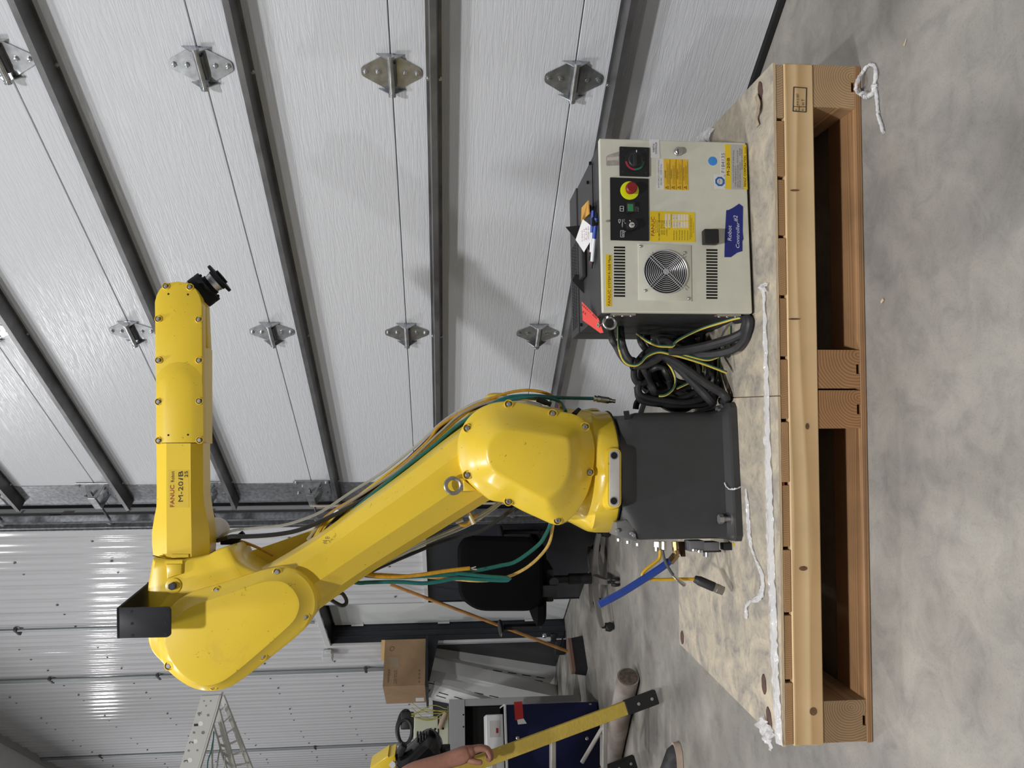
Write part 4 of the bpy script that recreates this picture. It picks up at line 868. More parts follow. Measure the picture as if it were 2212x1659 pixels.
# operator panel
op = plate('operator_panel', [(1318, 383), (1401, 386), (1402, 520.5), (1319, 518.5)], m_pan, ctl, .0025, r=1.5)
es = disc('estop_collar', 1359.8, 412, .0245, .0025, m_esy, op, KF0 - .0025)
disc('estop_button', 1360.5, 411, .0148, .026, m_est, op, KF0 - .005, prof=[(.011, 0), (.011, .010), (.0148, .012), (.0152, .018), (.0148, .022), (.012, .0245), (.010, .0242), (.004, .0242)])
mb = MB(); c_ = PC(1362.5, 448.6, KF0 - .008); mb.box(c_, (.0255, .014, .0205), RK, bev=.0015); mb.build('cycle_button_bezel', mat('bezel_black', (.03, .03, .032), .3), op)
mb = MB(); c_ = PC(1362.3, 448.4, KF0 - .0155); mb.box(c_, (.0195, .002, .0148), RK, bev=.0008, seg=1); mb.build('cycle_button', m_grn, op)
for (x0, x1, y0, y1) in ((1339.5, 1347, 445.5, 456),):
    for (A_, B_) in (((x0, y0), (x1, y0)), ((x1, y0), (x1, y1)), ((x1, y1), (x0, y1)), ((x0, y1), (x0, y0)), ((x0, 450.8), (x1, 450.8))):
        mb = MB(); mb.tube([PC(*A_, KF0 - .003), PC(*B_, KF0 - .003)], .0006, 5, smooth=False); mb.build('panel_symbol', m_wht, op)
ct('CYCLE', 1375.2, 457.5, 446.5, .004, m_wht, op, .003); ct('START', 1380, 457.5, 446.5, .004, m_wht, op, .003)
ky = disc('key_switch', 1362.5, 488, .0150, .020, mat('key_black', (.014, .014, .015), .35), op, KF0 - .0025)
disc('key_barrel', 1364.8, 486.2, .0072, .003, m_alu, op, KF0 - .0222)
mb = MB(); mb.box(PC(1366.5, 485.4, KF0 - .0265), (.0014, .003, .006), frame(KE, z=ZU), bev=.0003); mb.build('key_slot', m_hole, op)
mb = MB(); mb.box(PC(1361, 477, KF0 - .0245), (.004, .001, .0016), frame(KE * .7 + ZU * .7)); mb.build('key_pointer', m_wht, op)
ct('AUTO', 1346.5, 510.5, 499.5, .0042, m_wht, op, .003); ct('T1', 1350, 479, 474, .0040, m_wht, op, .003); ct('<250mm/s', 1345.5, 491, 474, .0034, m_wht, op, .003)
for (A_, B_) in (((1340.5, 498), (1348, 498)), ((1348, 498), (1348, 512)), ((1348, 512), (1340.5, 512)), ((1340.5, 512), (1340.5, 498)), ((1349.3, 480.5), (1351.5, 483)), ((1349.3, 501.5), (1351.8, 499)), ((1336.5, 474), (1336.5, 479)), ((1336.5, 474), (1340, 474)), ((1340, 474), (1340, 479)), ((1336.5, 479), (1338.2, 482)), ((1340, 479), (1338.2, 482))):
    mb = MB(); mb.tube([PC(*A_, KF0 - .003), PC(*B_, KF0 - .003)], .0005, 5, smooth=False); mb.build('panel_symbol', m_wht, op)
# louvre slots
for (x0, x1, ya, yb) in ((1326.3, 1350.3, 534.3, 639), (1525.8, 1549.8, 540, 643.5)):
    for i in range(17):
        y = ya + (yb - ya) * i / 16
        plate('vent_slot', [(x0, y - 1.95), (x1, y - 1.6), (x1, y + 2.3), (x0, y + 1.95)], m_hole, door, .0004)
# fan plate with wire guard
fp = plate('fan_plate', [(1378.5, 526), (1493, 530), (1494.3, 651), (1379.5, 648)], m_bei, ctl, .0022, bev=.0006)
fc_ = PC(1437.2, 588, KF0 - .0024); 
mb = MB(); mb.cyl(fc_, fc_ - KN * .0006, .0560, seg=48); mb.build('fan_opening', m_hole, fp)
mb = MB()
for i, r_ in enumerate([.0575, .0520, .0468, .0418, .0368, .0318, .0268, .0220, .0172, .0125]):
    q = fc_ - KN * (.007 - .0025 * (r_ / .0575)); mb.tube([q + KE * (r_ * cos(t)) + ZU * (r_ * sin(t)) for t in [2 * pi * j / 24 for j in range(24)]], .00105 if i else .0014, 5, n=48, closed=True)
mb.cyl(fc_ - KN * .006, fc_ - KN * .0085, .0085, seg=24)
for s_ in (1, -1):
    d1 = (KE + ZU * s_).normalized(); d2 = (KE - ZU * s_).normalized()
    for o_ in (-.0035, .0035): mb.tube([fc_ - KN * .0085 + d1 * .066 + d2 * o_, fc_ - KN * .009 - d1 * .066 + d2 * o_] if s_ > 0 else [fc_ - KN * .0085 + d1 * .060 + d2 * o_, fc_ - KN * .009 - d1 * .060 + d2 * o_], .0011, 5, smooth=False)
mb.build('fan_guard', mat('guard_wire', (.62, .62, .64), .35, metal=.6), fp)
for (x, y) in ((1384, 532), (1488, 645), (1479.5, 546), (1394, 628)):
    bolt(PC(x, y, KF0 - .0022), -KN, m_chr, fp, name='fan_screw', kind='dome', r=.0042, h=.0035)
# knob, lock, blue tape with handwriting
mb = MB(); mb.box(PC(1534.5, 512.2, KF0 - .0125), (.038, .025, .039), RK, bev=.003); mb.build('door_catch', mat('catch_black', (.012, .012, .013), .5), ctl)
lk = disc('door_lock', 1464.7, 328, .0115, .010, m_chr, ctl, prof=[(.0118, 0), (.0118, .003), (.0108, .004), (.0098, .010), (.0085, .0112)])
mb = MB(); mb.box(PC(1464.7, 327.6, KF0 - .0114), (.014, .001, .0018), RK); mb.build('lock_slot', m_hole, lk)
tp = plate('tape_label', [(1569, 454), (1574, 453.5), (1583, 449), (1596.4, 440), (1605, 446), (1604.3, 500), (1606, 516), (1603.6, 521), (1603.6, 542.4), (1592, 546), (1585, 551), (1579, 555.4), (1565, 555.4), (1566, 510)], m_tape, ctl, .0009)
m_hand = mat('hand_ink_white', (.72, .75, .85), .5)
ct('Robot', 1580, 520, 487, .0105, m_hand, tp, .0011, shear=.1); ct('Controller', 1597, 536, 480, .0095, m_hand, tp, .0011, shear=.15); ct('#2', 1593, 479, 466, .011, m_hand, tp, .0011, shear=.15)
# stickers
def lab(name, pts, m, t=.0006): return plate(name, pts, m, ctl, t)
l1 = lab('rating_plate', [(1566, 311.5), (1612, 313.2), (1615, 409.5), (1568.3, 408.7)], m_lby, .0005)
plate('rating_plate_field', [(1578, 312), (1603.5, 313), (1606, 409.2), (1580.3, 408.9)], m_lbs, l1, .0008)
ct('M-20iB', 1576, 379, 341, .0075, m_ik, l1, .0009, bold=.02); ct('FANUC CORPORATION', 1611.5, 403, 336, .0058, m_ik, l1, .0009, bold=.01); ct('MADE IN JAPAN', 1611, 332, 318, .0028, m_ik, l1, .0009)
for (x, y0, y1, s) in ((1585.5, 394, 325, 'FANUC SYSTEM R-30iB Mate'), (1590.3, 404.5, 358, 'TYPE A05B-2660-B151'), (1595.3, 405, 356, 'SERIAL NO.E16733209'), (1594.5, 352, 325, 'DATE 2016-07'), (1600, 405.5, 350, 'POWER SUPPLY 200-230V'), (1599.5, 336, 320, '3PHASE'), (1604, 366, 345, '50/60HZ'), (1603.5, 342, 322, '3.0 KVA')): ct(s, x, y0, y1, .0036, m_gry, l1, .0011)
l2 = lab('serial_strip', [(1555.7, 328), (1566, 328.4), (1567.5, 376), (1557, 376)], m_lbw); ct('F184135', 1565, 373, 331, .0088, m_gry, l2)
l3 = lab('test_mark', [(1543, 376), (1566.5, 376.8), (1567.5, 408), (1544, 407.3)], m_lbw, .0007)
c_ = PC(1555.3, 392, KF0 - .0009); mb = MB(); mb.slab([c_ + KE * (.0138 * cos(t)) + ZU * (.0138 * sin(t)) for t in [2 * pi * (i + .5) / 8 for i in range(8)]], KN, .0003); mb.build('mark_octagon', mat('mark_blue', (.03, .13, .40), .5), l3)
mb = MB(); c_ = c_ - KN * .0003; mb.slab([c_ + KE * (.0078 * cos(t)) + ZU * (.0078 * sin(t)) for t in [2 * pi * i / 24 for i in range(24)]], KN, .0003); mb.build('mark_centre', m_lbw, l3)
ct('TÜV', 1556, 397.5, 387, .005, m_ik, l3, .0014, bold=.02); ct('SÜD', 1560.5, 395, 389.5, .0025, m_ik, l3, .0014); ct('C', 1566, 405.5, 403.5, .0025, m_ik, l3, .0012); ct('US', 1565.5, 381.5, 378, .0025, m_ik, l3, .0012)
disc('blue_dot', 1539.5, 348, .0123, .0006, m_dot, ctl)
l4 = lab('name_label', [(1403.8, 301), (1424, 301.5), (1425.8, 341), (1405.5, 340.5)], m_lbw, .0012); ct('ROBOT #2', 1413.5, 328.5, 310.5, .0042, m_ik, l4, .0014, bold=.01); ct('CONTROLLER', 1418.8, 332.5, 307.5, .0042, m_ik, l4, .0014, bold=.01)
l5 = lab('current_strip', [(1418.5, 342.7), (1433.3, 343.2), (1434.3, 409), (1419.3, 408.5)], m_lbw); ct('SHORT CIRCUIT CURRENT RATING', 1424, 406, 346, .0036, m_gry, l5); ct('230 VAC', 1429.5, 400, 384, .0036, m_gry, l5); ct('5,000 Arms', 1429.2, 377, 355, .0036, m_gry, l5)
l6 = lab('warning_label', [(1433.3, 343.2), (1486, 345), (1487.3, 411), (1434.3, 409)], m_lbo, .0007)
for i, x in enumerate((1433.5, 1446.8, 1460, 1473.5)):
    if i: mb = MB(); mb.tube([PC(x, 345, KF0 - .0009), PC(x + 1, 410, KF0 - .0009)], .0004, 4, smooth=False); mb.build('label_rule', m_ik, l6)
    c_ = PC(x + 8, 405, KF0 - .0010); tri = [c_ + KE * (.0052 * cos(t)) + ZU * (.0052 * sin(t)) for t in (pi / 2, pi / 2 + 2 * pi / 3, pi / 2 + 4 * pi / 3)]
    mb = MB(); mb.tube(tri + [tri[0]], .00045, 4, smooth=False); mb.build('warning_triangle', m_ik, l6); ct('!', x + 9.3, 405.6, 404.4, .004, m_ik, l6, .001)
    ct(('警告' if 0 else 'DANGER', 'WARNING', 'AVERTISSEMENT', 'CAUTION')[i], x + 4.5, 384 + 2 * i, 368 - 2 * i, .0027, m_ik, l6, .001, bold=.01)
    for j in range(3): ct('lock out power before opening this door at any time'[:44 - 4 * ((i + j) % 3)], x + 7.3 + j * 2.3, 398, 350 + 3 * ((i * 2 + j) % 4), .0016, m_ik, l6, .001)
l7 = lab('service_label', [(1403.6, 455.6), (1501, 458.7), (1502, 523.4), (1404, 521.6)], m_lby)
ct('FANUC', 1413.5, 509.5, 468.5, .0088, m_orr, l7, bold=.02); ct('24 hr. Service 24/7', 1417.5, 503, 474, .0028, m_orr, l7); ct('genuine service parts', 1420.5, 502, 476, .0022, m_ik, l7)
ct('Call 1-888-FANUC-US (1-888-326-8287)', 1425, 519.5, 459.5, .0034, m_ik, l7, bold=.01)
for (x, a_, b_) in ((1429.3, 'Canada', '905-812-2300'), (1432.8, 'Mexico', '52 722 200'), (1436.2, 'Brazil', '55 11 3619')): ct(a_, x, 507, 497, .0027, m_ik, l7); ct(b_, x, 494, 476, .0027, m_ik, l7)
ct('CUSTOMER #', 1441.3, 509, 494, .0026, m_ik, l7); ct('F #', 1447, 496, 492, .0026, m_ik, l7)
for (x, s) in ((1456.5, 'Robot Battery'), (1462.3, 'Controller Battery'), (1468.2, 'Robot Greasing'), (1474, 'Harness Dressing'), (1480, 'Controller Backup'), (1486, 'Service Engineer')): ct(s, x, 519, 497.5, .0026, m_ik, l7)
ct('Completed', 1451.5, 491, 478, .0025, m_ik, l7); ct('Due Date', 1451.2, 475.5, 463.5, .0025, m_ik, l7)
m_box = mat('label_cream', (.74, .68, .56), .5)
for (x0, x1, y0, y1) in ((1436.5, 1441, 461.5, 491.5), (1443, 1448, 461.5, 491.5)): plate('label_box', quad(x0, y0, x1, y1), m_box, l7, .0009)
for i in range(6):
    for (y0, y1) in ((463, 476.5), (478, 492)): plate('label_box', quad(1452.5 + i * 5.9, y0, 1457.4 + i * 5.9, y1), m_box, l7, .0009)
for (x, y0, y1, s) in ((1440.5, 489, 476, '5146410'), (1447, 489, 475, 'F-184135'), (1456.5, 490, 480, 'Feb 16'), (1456.2, 474, 465, 'Feb 17'), (1462.5, 490, 480, 'Feb 16'), (1462.2, 474, 465, 'Feb 17'), (1468.3, 490, 481, '1/16')): ct(s, x, y0, y1, .0028, m_gry, l7, .0011, shear=.2)
ct('Schedule your next Preventive Service to', 1491.5, 517, 465, .0026, m_ik, l7); ct('ensure your life and year', 1494.5, 513, 470, .0024, m_ik, l7); ct('fanucamerica.com', 1498.5, 503, 480, .0022, m_orr, l7)
l8 = lab('model_strip', [(1308.3, 550), (1321.3, 550.4), (1321.5, 662), (1308.8, 661.5)], m_lby); ct('FANUC', 1318.8, 660.5, 626, .0072, m_orr, l8, bold=.02); ct('SYSTEM R-30iB Mate', 1318.8, 622.5, 552, .0062, m_ik, l8, bold=.02)
# door hinges and lifting eye on the left
for (xa, xb) in ((1321, 1373), (1549, 1600)):
    p0, p1 = PC(xa, 676, KF0 + .012), PC(xb, 678, KF0 + .012); q0, q1 = KK(ca0 - .002, KF0 + .014, p0.z), KK(ca0 - .002, KF0 + .014, p1.z)
    mb = MB(); mb.cyl(q0, q1, .0038, seg=10); mb.box((q0 + q1) / 2 + KN * .010, (.003, .02, abs(p0.z - p1.z)), RK); h_ = mb.build('door_hinge', mat('hinge_nickel', (.42, .39, .35), .4, metal=.8), ctl)
    for t_ in (.15, .5, .85): bolt(q0.lerp(q1, t_) - KE * .003 + KN * .010, -KE, m_chr, h_, name='hinge_screw', kind='dome', r=.0038, h=.003)
c_ = PC(1317, 697, KF0 + .06); mb = MB(); mb.tube([c_ + KE * (.0158 * cos(t)) + ZU * (.0158 * sin(t)) for t in [2 * pi * i / 20 for i in range(20)]], .0042, 10, n=40, closed=True)
mb.cyl(c_ + KE * .0155 + ZU * .002, KK(ca0 - .001, KF0 + .06, c_.z + .002), .0055, seg=12); mb.lathe(KK(ca0 - .006, KF0 + .06, c_.z + .002), KE, [(.009, 0), (.010, .002), (.010, .006)], seg=14); mb.build('lifting_eye', m_chr, ctl)
# pendant hook: two black sheet wings and a shelf on the lid
def zt_(x, y, z): return PZ(x, y, z)
for pts in (((1222, 490, .085), (1252, 487, .010), (1257, 500, .006), (1251, 525, .012), (1240, 512, .04)), ((1236, 606, .050), (1243, 592, .045), (1278, 598, .006), (1276, 630, .003), (1268, 640, .006), (1250, 622, .03))):
    P = [PN(x, y, KN, KF0 + .27) for x, y, h in pts]; mb = MB(); mb.slab(P, KN, .0025); mb.build('pendant_hook', mat('hook_black', (.02, .02, .021), .5), ctl, smooth=False)
p0, p1 = PN(1258, 520, KN, KF0 + .27), PN(1281, 597, KN, KF0 + .17); mb = MB(); mb.box(KK((p0.dot(KE) + p1.dot(KE)) / 2, KF0 + .24, cz1 + .006), (.11, .05, .012), RK, bev=.002); mb.build('hook_shelf', m_cdk, ctl)
# black cable inlet low on the right side
mb = MB(); mb.box(KK(ca1 + .006, KF0 + .2, DECK + .06), (.02, .10, .05), RK, bev=.004); mb.build('side_inlet', m_blk, ctl)
# ---------------- loose things lying on the lid
def lid(x, y, h=.0): return PZ(x, y, cz1 + h)
def sheet(name, pts, m, t=.0008):
    P = [lid(x, y, h) for x, y, h in pts]; c_ = sum(P, V((0, 0, 0))) / len(P); n_ = (P[1] - P[0]).cross(P[2] - P[0]).normalized(); n_ = n_ if n_.z > 0 else -n_
    mb = MB(); mb.slab(P, -n_, t); return mb.build(name, m, None, smooth=False)
env = sheet('paper_envelope', [(1270, 433, .030), (1256, 449, .016), (1255, 482, .004), (1264, 470, .004), (1272, 462, .016)], mat('kraft_orange', (.62, .33, .06), .6), .003); tag(env, 'small orange kraft envelope lying on the controller lid', 'envelope')
pap = thing('note_paper', lid(1262, 500), 'white handwritten note propped on the controller lid', 'paper')
P = [PN(x, y, KN, KF0 + .14) for x, y in ((1263, 466), (1276, 487), (1276, 520), (1264, 541), (1250, 507))]; P = [p + KN * (.03 * i_) for p, i_ in zip(P, (1, 0, 0, .6, 1.6))]
mb = MB(); mb.slab(P, KN, .0012); mb.build('sheet', mat('paper_white', (.80, .80, .81), .6), pap, smooth=False)
for i in range(4): tfit(('5146410', 'move 24', 'R-30 B', 'ship to')[i], mat('ink_pink', (.55, .30, .28), .6), pap, PN(1259 + i * 4.3, 522 - i * 2, KN, KF0 + .138), PN(1259 + i * 4.3, 498 - i * 3, KN, KF0 + .138), ZU, .004)
m_pb = mat('pen_blue', (.02, .06, .35), .35); m_pw = mat('pen_white', (.7, .72, .75), .35)
def pen(x0, y0, x1, y1, h, label, r=.0052, split=.45):
    a_, b_ = lid(x0, y0, h), lid(x1, y1, h); t = thing('marker_pen', (a_ + b_) / 2, label, 'pen', 'pens on the controller lid'); d_ = (b_ - a_)
    mb = MB(); mb.cyl(a_, a_ + d_ * split, r, seg=12); mb.build('barrel', m_pb, t)
    mb = MB(); mb.cyl(a_ + d_ * split, a_ + d_ * .85, r * 1.02, seg=12); mb.build('printed_sleeve', m_pw, t)
    mb = MB(); mb.cyl(a_ + d_ * .85, b_, r * .9, r * .4, seg=12); mb.build('tip', m_cblk, t)
    mb = MB(); mb.cyl(a_, a_ - d_ * .09, r * .8, r * .5, seg=10); mb.build('end_cap', m_blk, t)
pen(1281, 455, 1277, 560, .0065, 'blue and white marker nearest the note on the controller lid')
pen(1288, 470, 1278, 580, .0065, 'blue and white marker nearest the front edge of the lid', .0055, .4)
t = thing('clip_block', lid(1289, 480), 'small black clip block on the controller lid edge', 'clip'); mb = MB(); mb.box(lid(1285, 479, .009), (.022, .014, .016), RK, bev=.002); mb.build('clip_body', m_blk, t); mb = MB(); mb.cyl(lid(1288, 478, .0175), lid(1288, 478, .019), .003, seg=8); mb.build('clip_screw', m_cdk, t)
t = thing('key_bunch', lid(1273, 555), 'small dark keys and brown tag beside the pens', 'keys')
for i in range(5):
    p = lid(1272 + i, 535 + i * 8, .006); mb = MB(); mb.box(p, (.014, .009, .006), frame(KE * cos(i) + KN * sin(i)), bev=.002); mb.build('key', (m_blk, mat('tag_brown', (.16, .05, .03), .5), m_cdk)[i % 3], t)
t = thing('zip_screw', lid(1275, 450), 'dark brown thumb screw beside the envelope', 'screw'); mb = MB(); mb.cyl(lid(1271, 447, .008), lid(1276, 456, .008), .004, seg=10); mb.build('shank', m_blk, t); mb = MB(); mb.sphere(lid(1272, 448, .010), .008, 10); mb.build('head', mat('tag_brown', (.16, .05, .03), .5), t)
# red inspection tag tied to the eye, lying over the edge
tg = thing('red_tag', PC(1285, 690, KF0 + .05), 'red paper tag with black handwriting hanging by the lifting eye', 'tag')
P = [PN(x, y, KN, k) for x, y, k in ((1256.4, 651, KF0 + .16), (1292.6, 687.7, KF0 + .08), (1303.6, 718.7, KF0 + .06), (1297, 719.6, KF0 + .07), (1259, 692, KF0 + .15))]
mb = MB(); mb.slab(P, KN, .001); mb.build('card', mat('tag_red', (.80, .085, .07), .55), tg, smooth=False)
cdir = (P[0] - P[1]).normalized(); cup = (P[0] - P[4]).normalized()
nn_ = (P[1] - P[0]).cross(P[2] - P[0]).normalized(); nn_ = nn_ if nn_.dot(-KN) > 0 else -nn_
tfit('F-184135', m_ik, tg, P[2].lerp(P[0], .22) + nn_ * .001, P[4].lerp(P[0], .42) + nn_ * .001, cup, .006); tfit('SER 115550', m_ik, tg, P[1].lerp(P[0], .1) + nn_ * .001 - cup * .008, P[0] - cup * .012 + nn_ * .001, cup, .005)
mb = MB(); c_ = PN(1294, 702, KN, KF0 + .075) + nn_ * .002; mb.lathe(c_, nn_, [(.007, 0), (.007, .0012), (.003, .0012), (.003, 0)], seg=16); mb.build('eyelet', mat('eyelet_grey', (.3, .25, .22), .5), tg)
mb = MB(); mb.tube([c_, PN(1300, 700, KN, KF0 + .06), PN(1305, 694, KN, KF0 + .055)], .0007, 5); mb.build('tie_wire', m_brass, tg)
# scrap of clear film behind the cabinet
# ================================================================== heaped cables between cabinet and robot base
def cpx(cx, cy): return 1300 + cx / 6.144, 700 + cy / 6.144
coil = thing('cable_heap', PY(1560, 790, 2.2) * V((1, 1, 0)) + V((0, 0, DECK)), 'heaped black power cables with green yellow earth wires beside the controller', 'cables')
def above(p, r):
    return V((p.x, p.y, max(p.z, DECK + r + .0015)))
def ccable(pts, r, Y, m=m_cblk, name='cable', seg=10, closed=False):
    P = []
    for q in pts:
        x, y = cpx(q[0], q[1]); P.append(above(PY(x, y, q[2] if len(q) > 2 else Y), r))
    mb = MB(); mb.tube(P, r, seg, n=max(14, len(pts) * 6), closed=closed); return mb.build(name, m, coil)
m_cb2 = mat('cable_jacket', (.030, .030, .033), .55, var=.2, vscale=60)
ccable([(110, -40, 2.2), (130, 180), (190, 290), (260, 420), (330, 500), (410, 525), (490, 480), (570, 390), (690, 330), (800, 330), (900, 370)], .0100, 2.10, m_cb2)
ccable([(245, -40, 2.2), (262, 180), (290, 320), (345, 440), (425, 500), (525, 490), (610, 440), (700, 370), (780, 345), (900, 360), (1000, 420)], .0100, 2.08, m_cb2)
ccable([(900, 352), (1100, 350), (1400, 288, 2.0), (1700, 200, 1.97), (1900, 115, 1.945), (2020, 30, 1.925), (2050, -40, 1.915), (2010, -90, 1.93), (1900, -60, 1.99)], .0130, 2.02, m_cb2)
ccable([(930, 392), (1200, 402), (1500, 398, 2.01), (1750, 335, 1.975), (1950, 215, 1.94), (2075, 90, 1.915), (2105, -10, 1.905), (2080, -70, 1.915), (1990, -75, 1.96)], .0112, 2.04, m_cb2)
ccable([(430, 545), (560, 545), (700, 485), (800, 425), (950, 485), (1150, 620), (1400, 800), (1580, 910), (1655, 990), (1640, 1020, 2.1)], .0120, 2.05, m_cb2)
ccable([(760, 400), (860, 450), (980, 545), (1120, 680), (1300, 860), (1430, 1000), (1470, 1040, 2.1)], .0130, 2.07, m_cb2)
ccable([(432, 560), (428, 700), (480, 785), (560, 785), (620, 730), (560, 600), (560, 480)], .0095, 2.14)
ccable([(530, 560), (515, 700), (560, 800), (650, 850)], .0090, 2.17)
for i, (cx, cy, rx, ry, Y) in enumerate(((760, 740, 130, 170, 2.12), (770, 745, 165, 195, 2.16), (790, 740, 95, 120, 2.18))):
    ccable([(cx + rx * cos(t) + 20 * sin(3 * t), cy + ry * sin(t), Y + .02 * sin(t * 2)) for t in [2 * pi * j / 10 for j in range(10)]], .0088, Y, closed=True)
ccable([(500, 760), (485, 880), (545, 960), (800, 1015), (1100, 1045), (1350, 985), (1500, 890), (1560, 760)], .0100, 2.14)
ccable([(470, 830), (520, 1010), (800, 1065), (1100, 1090), (1400, 1050), (1600, 930), (1680, 760)], .0100, 2.17)
ccable([(600, 900), (720, 985), (950, 1010), (1200, 930), (1350, 820)], .0090, 2.16)
ccable([(1780, 380), (1765, 560), (1700, 690), (1630, 780), (1540, 860)], .0125, 2.2)
ccable([(1850, 330), (1835, 560), (1760, 760), (1650, 900), (1500, 1000)], .0125, 2.25)
ccable([(1900, 0), (1870, 200), (1800, 500), (1740, 700), (1690, 860)], .0070, 2.28)
ccable([(745, 235), (830, 215), (930, 270), (1050, 330)], .0120, 2.12, m_cb2)
ccable([(490, 120, 2.3), (520, 240), (580, 330), (640, 380)], .0100, 2.24); ccable([(600, 120, 2.3), (610, 240), (640, 330)], .0100, 2.28); ccable([(450, 1130), (460, 1060), (500, 1010), (560, 1010)], .0095, 2.28)
rnd = random.Random(5)
for i in range(26):          # the dark inner windings
    cx, cy = 1060 + rnd.uniform(-130, 160), 620 + rnd.uniform(-110, 110); rx, ry = rnd.uniform(250, 480), rnd.uniform(260, 420); Y = rnd.uniform(2.17, 2.40); tl = rnd.uniform(-.5, .5)
    ccable([(cx + rx * cos(t) * cos(tl) - ry * sin(t) * sin(tl) + rnd.uniform(-25, 25), cy + rx * cos(t) * sin(tl) * .6 + ry * sin(t) * cos(tl) + rnd.uniform(-25, 25), Y + rnd.uniform(-.02, .02)) for t in [2 * pi * j / 10 for j in range(10)]], .0105, Y, closed=True, seg=8)
ccable([(395, 470), (400, 520), (405, 570), (415, 585)], .004, 2.07, m_blk, 'velcro_tie'); ccable([(372, 480), (390, 590), (430, 600), (440, 470), (400, 455)], .0035, 2.085, m_blk, 'velcro_tie', closed=True)
m_ey, m_eg = mat('earth_yellow', (.66, .50, .08), .45), mat('earth_green', (.02, .11, .07), .45)
def earth(pts, Y, r=.0031):
    a_ = ccable(pts, r, Y, m_ey, 'earth_wire', 7); pts2 = [(q[0] + 4, q[1] - 13) + ((q[2] - .001,) if len(q) > 2 else ()) for q in pts]
    P = []
    for q in pts2: x, y = cpx(q[0], q[1]); P.append(above(PY(x, y, q[2] if len(q) > 2 else Y - .001), r))
    mb = MB(); mb.tube(P, r * .85, 7, n=max(14, len(pts) * 6)); mb.build('green_stripe', m_eg, a_)
earth([(215, 0, 2.15), (222, 280), (262, 440), (330, 530), (440, 555), (520, 515), (600, 430), (750, 375), (900, 400), (1100, 452), (1350, 532), (1655, 648)], 2.03)
earth([(465, 130, 2.2), (600, 230), (740, 290), (860, 300), (950, 298), (965, 255), (1060, 190), (1300, 75), (1600, -20, 1.97), (1800, -75, 1.94), (1890, -80, 1.93), (1925, -45, 1.93), (1900, 10, 1.94)], 2.0)
earth([(850, 490), (930, 600), (978, 750), (940, 870), (850, 945), (760, 958)], 2.09); earth([(1060, 400), (1200, 440), (1400, 480), (1560, 430), (1700, 340)], 2.03); earth([(1860, 35), (1820, 120), (1745, 290), (1715, 325)], 2.06)
earth([(990, 860), (1080, 820), (1150, 785)], 2.10); earth([(1620, 320), (1590, 560), (1520, 760), (1420, 900), (1250, 1000), (1120, 1040)], 2.15); earth([(1310, 500), (1350, 560), (1345, 640)], 2.1)

# ================================================================== stretch film scraps
def film(name, spine, wid, label, zfun, folds=9, amp=.004, seed=1, n=70):
    rnd = random.Random(seed); S = cr([V(p) for p in spine], n); mb = MB(); rows = []
    for i, p in enumerate(S):
        t = (S[min(i + 1, n - 1)] - S[max(i - 1, 0)]).normalized(); sd = V((0, 0, 1)).cross(t).normalized(); w_ = wid(i / (n - 1)); row = []
        for j in range(folds):
            u = j / (folds - 1) - .5; q = p + sd * (u * w_ + rnd.uniform(-1, 1) * w_ * .04); q = V((q.x, q.y, q.z + amp * (1 - 2 * abs(u)) + abs(mnoise.noise(V((i * .35, j * 1.7, seed)))) * amp * 1.6)); row.append(q)
        rows.append(row)
    vs = [q for r_ in rows for q in r_]; fs = [(i * folds + j, i * folds + j + 1, (i + 1) * folds + j + 1, (i + 1) * folds + j) for i in range(n - 1) for j in range(folds - 1)]
    vs2 = [v - V((0, 0, .0004)) for v in vs]; o_ = len(vs); mb.add(vs + vs2, fs + [tuple(k + o_ for k in f[::-1]) for f in fs])
    return tag(mb.build(name, m_film, None, angle=60), label, 'plastic film')
def dk(x, y, h=.0012): return PZ(x, y, DECK + h)
film('stretch_film', [dk(x, y) for x, y in ((1652, 618), (1652.5, 660), (1655, 760), (1657, 860), (1659, 960), (1663, 1080), (1666, 1200), (1671, 1330), (1676, 1450), (1681, 1560), (1684, 1606))], lambda t: .014 + .026 * min(1, t * 2.2), 'long wrinkled band of clear stretch film along the plywood front edge', None, amp=.005, seed=3, n=120)
film('stretch_film', [dk(x, y) for x, y in ((1646, 622), (1650, 622), (1656, 621), (1662, 620))], lambda t: .022, 'short bunched knot of clear film at the right end of the band', None, amp=.008, seed=5, n=14)
def ftube(pts, r, label, m=None, seed=2):
    rnd = random.Random(seed); mb = MB(); P = cr([V(p) for p in pts], 60); P = [p + V((rnd.uniform(-.0015, .0015), rnd.uniform(-.0015, .0015), abs(rnd.gauss(0, .001)))) for p in P]
    mb.tube(P, lambda t: r * (.55 + .6 * abs(mnoise.noise(V((t * 9, seed, 0))))), 6, smooth=False); return tag(mb.build('stretch_film', m or m_film, None, angle=60), label, 'plastic film')
m_filmw = mat('stretch_film_thick', (.90, .90, .92), .22, alpha=.7, bump=.5, bscale=80)
ftube([PR(x, y, k) for x, y, k in ((1566, 1043, KP + .028), (1569, 1050, KP + .024), (1576, 1056, KP + .016), (1588, 1056, KP - .003), (1600, 1052, KP - .004), (1607, 1050, KP - .004))], .0030, 'thin twisted strand of film draped over the robot base flange', m_filmw, 6)
film('stretch_film', [dk(x, y) for x, y in ((1612, 1056), (1614, 1075), (1616, 1100), (1618, 1140), (1624, 1180), (1636, 1215), (1647, 1245), (1648, 1275), (1638, 1292), (1620, 1300), (1613, 1310), (1613, 1335))], lambda t: .006 + .018 * abs(sin(t * 7.5)), 'crumpled loose strip of clear film on the plywood left of the robot', None, amp=.004, seed=9, n=80)
film('stretch_film', [dk(x, y) for x, y in ((1648, 1560), (1656, 1575), (1666, 1592), (1676, 1606))], lambda t: .05, 'torn wad of clear film at the front left pallet corner', None, folds=12, amp=.012, seed=12, n=18)
g = lambda x, y, h=.004: PZ(x, y, h)
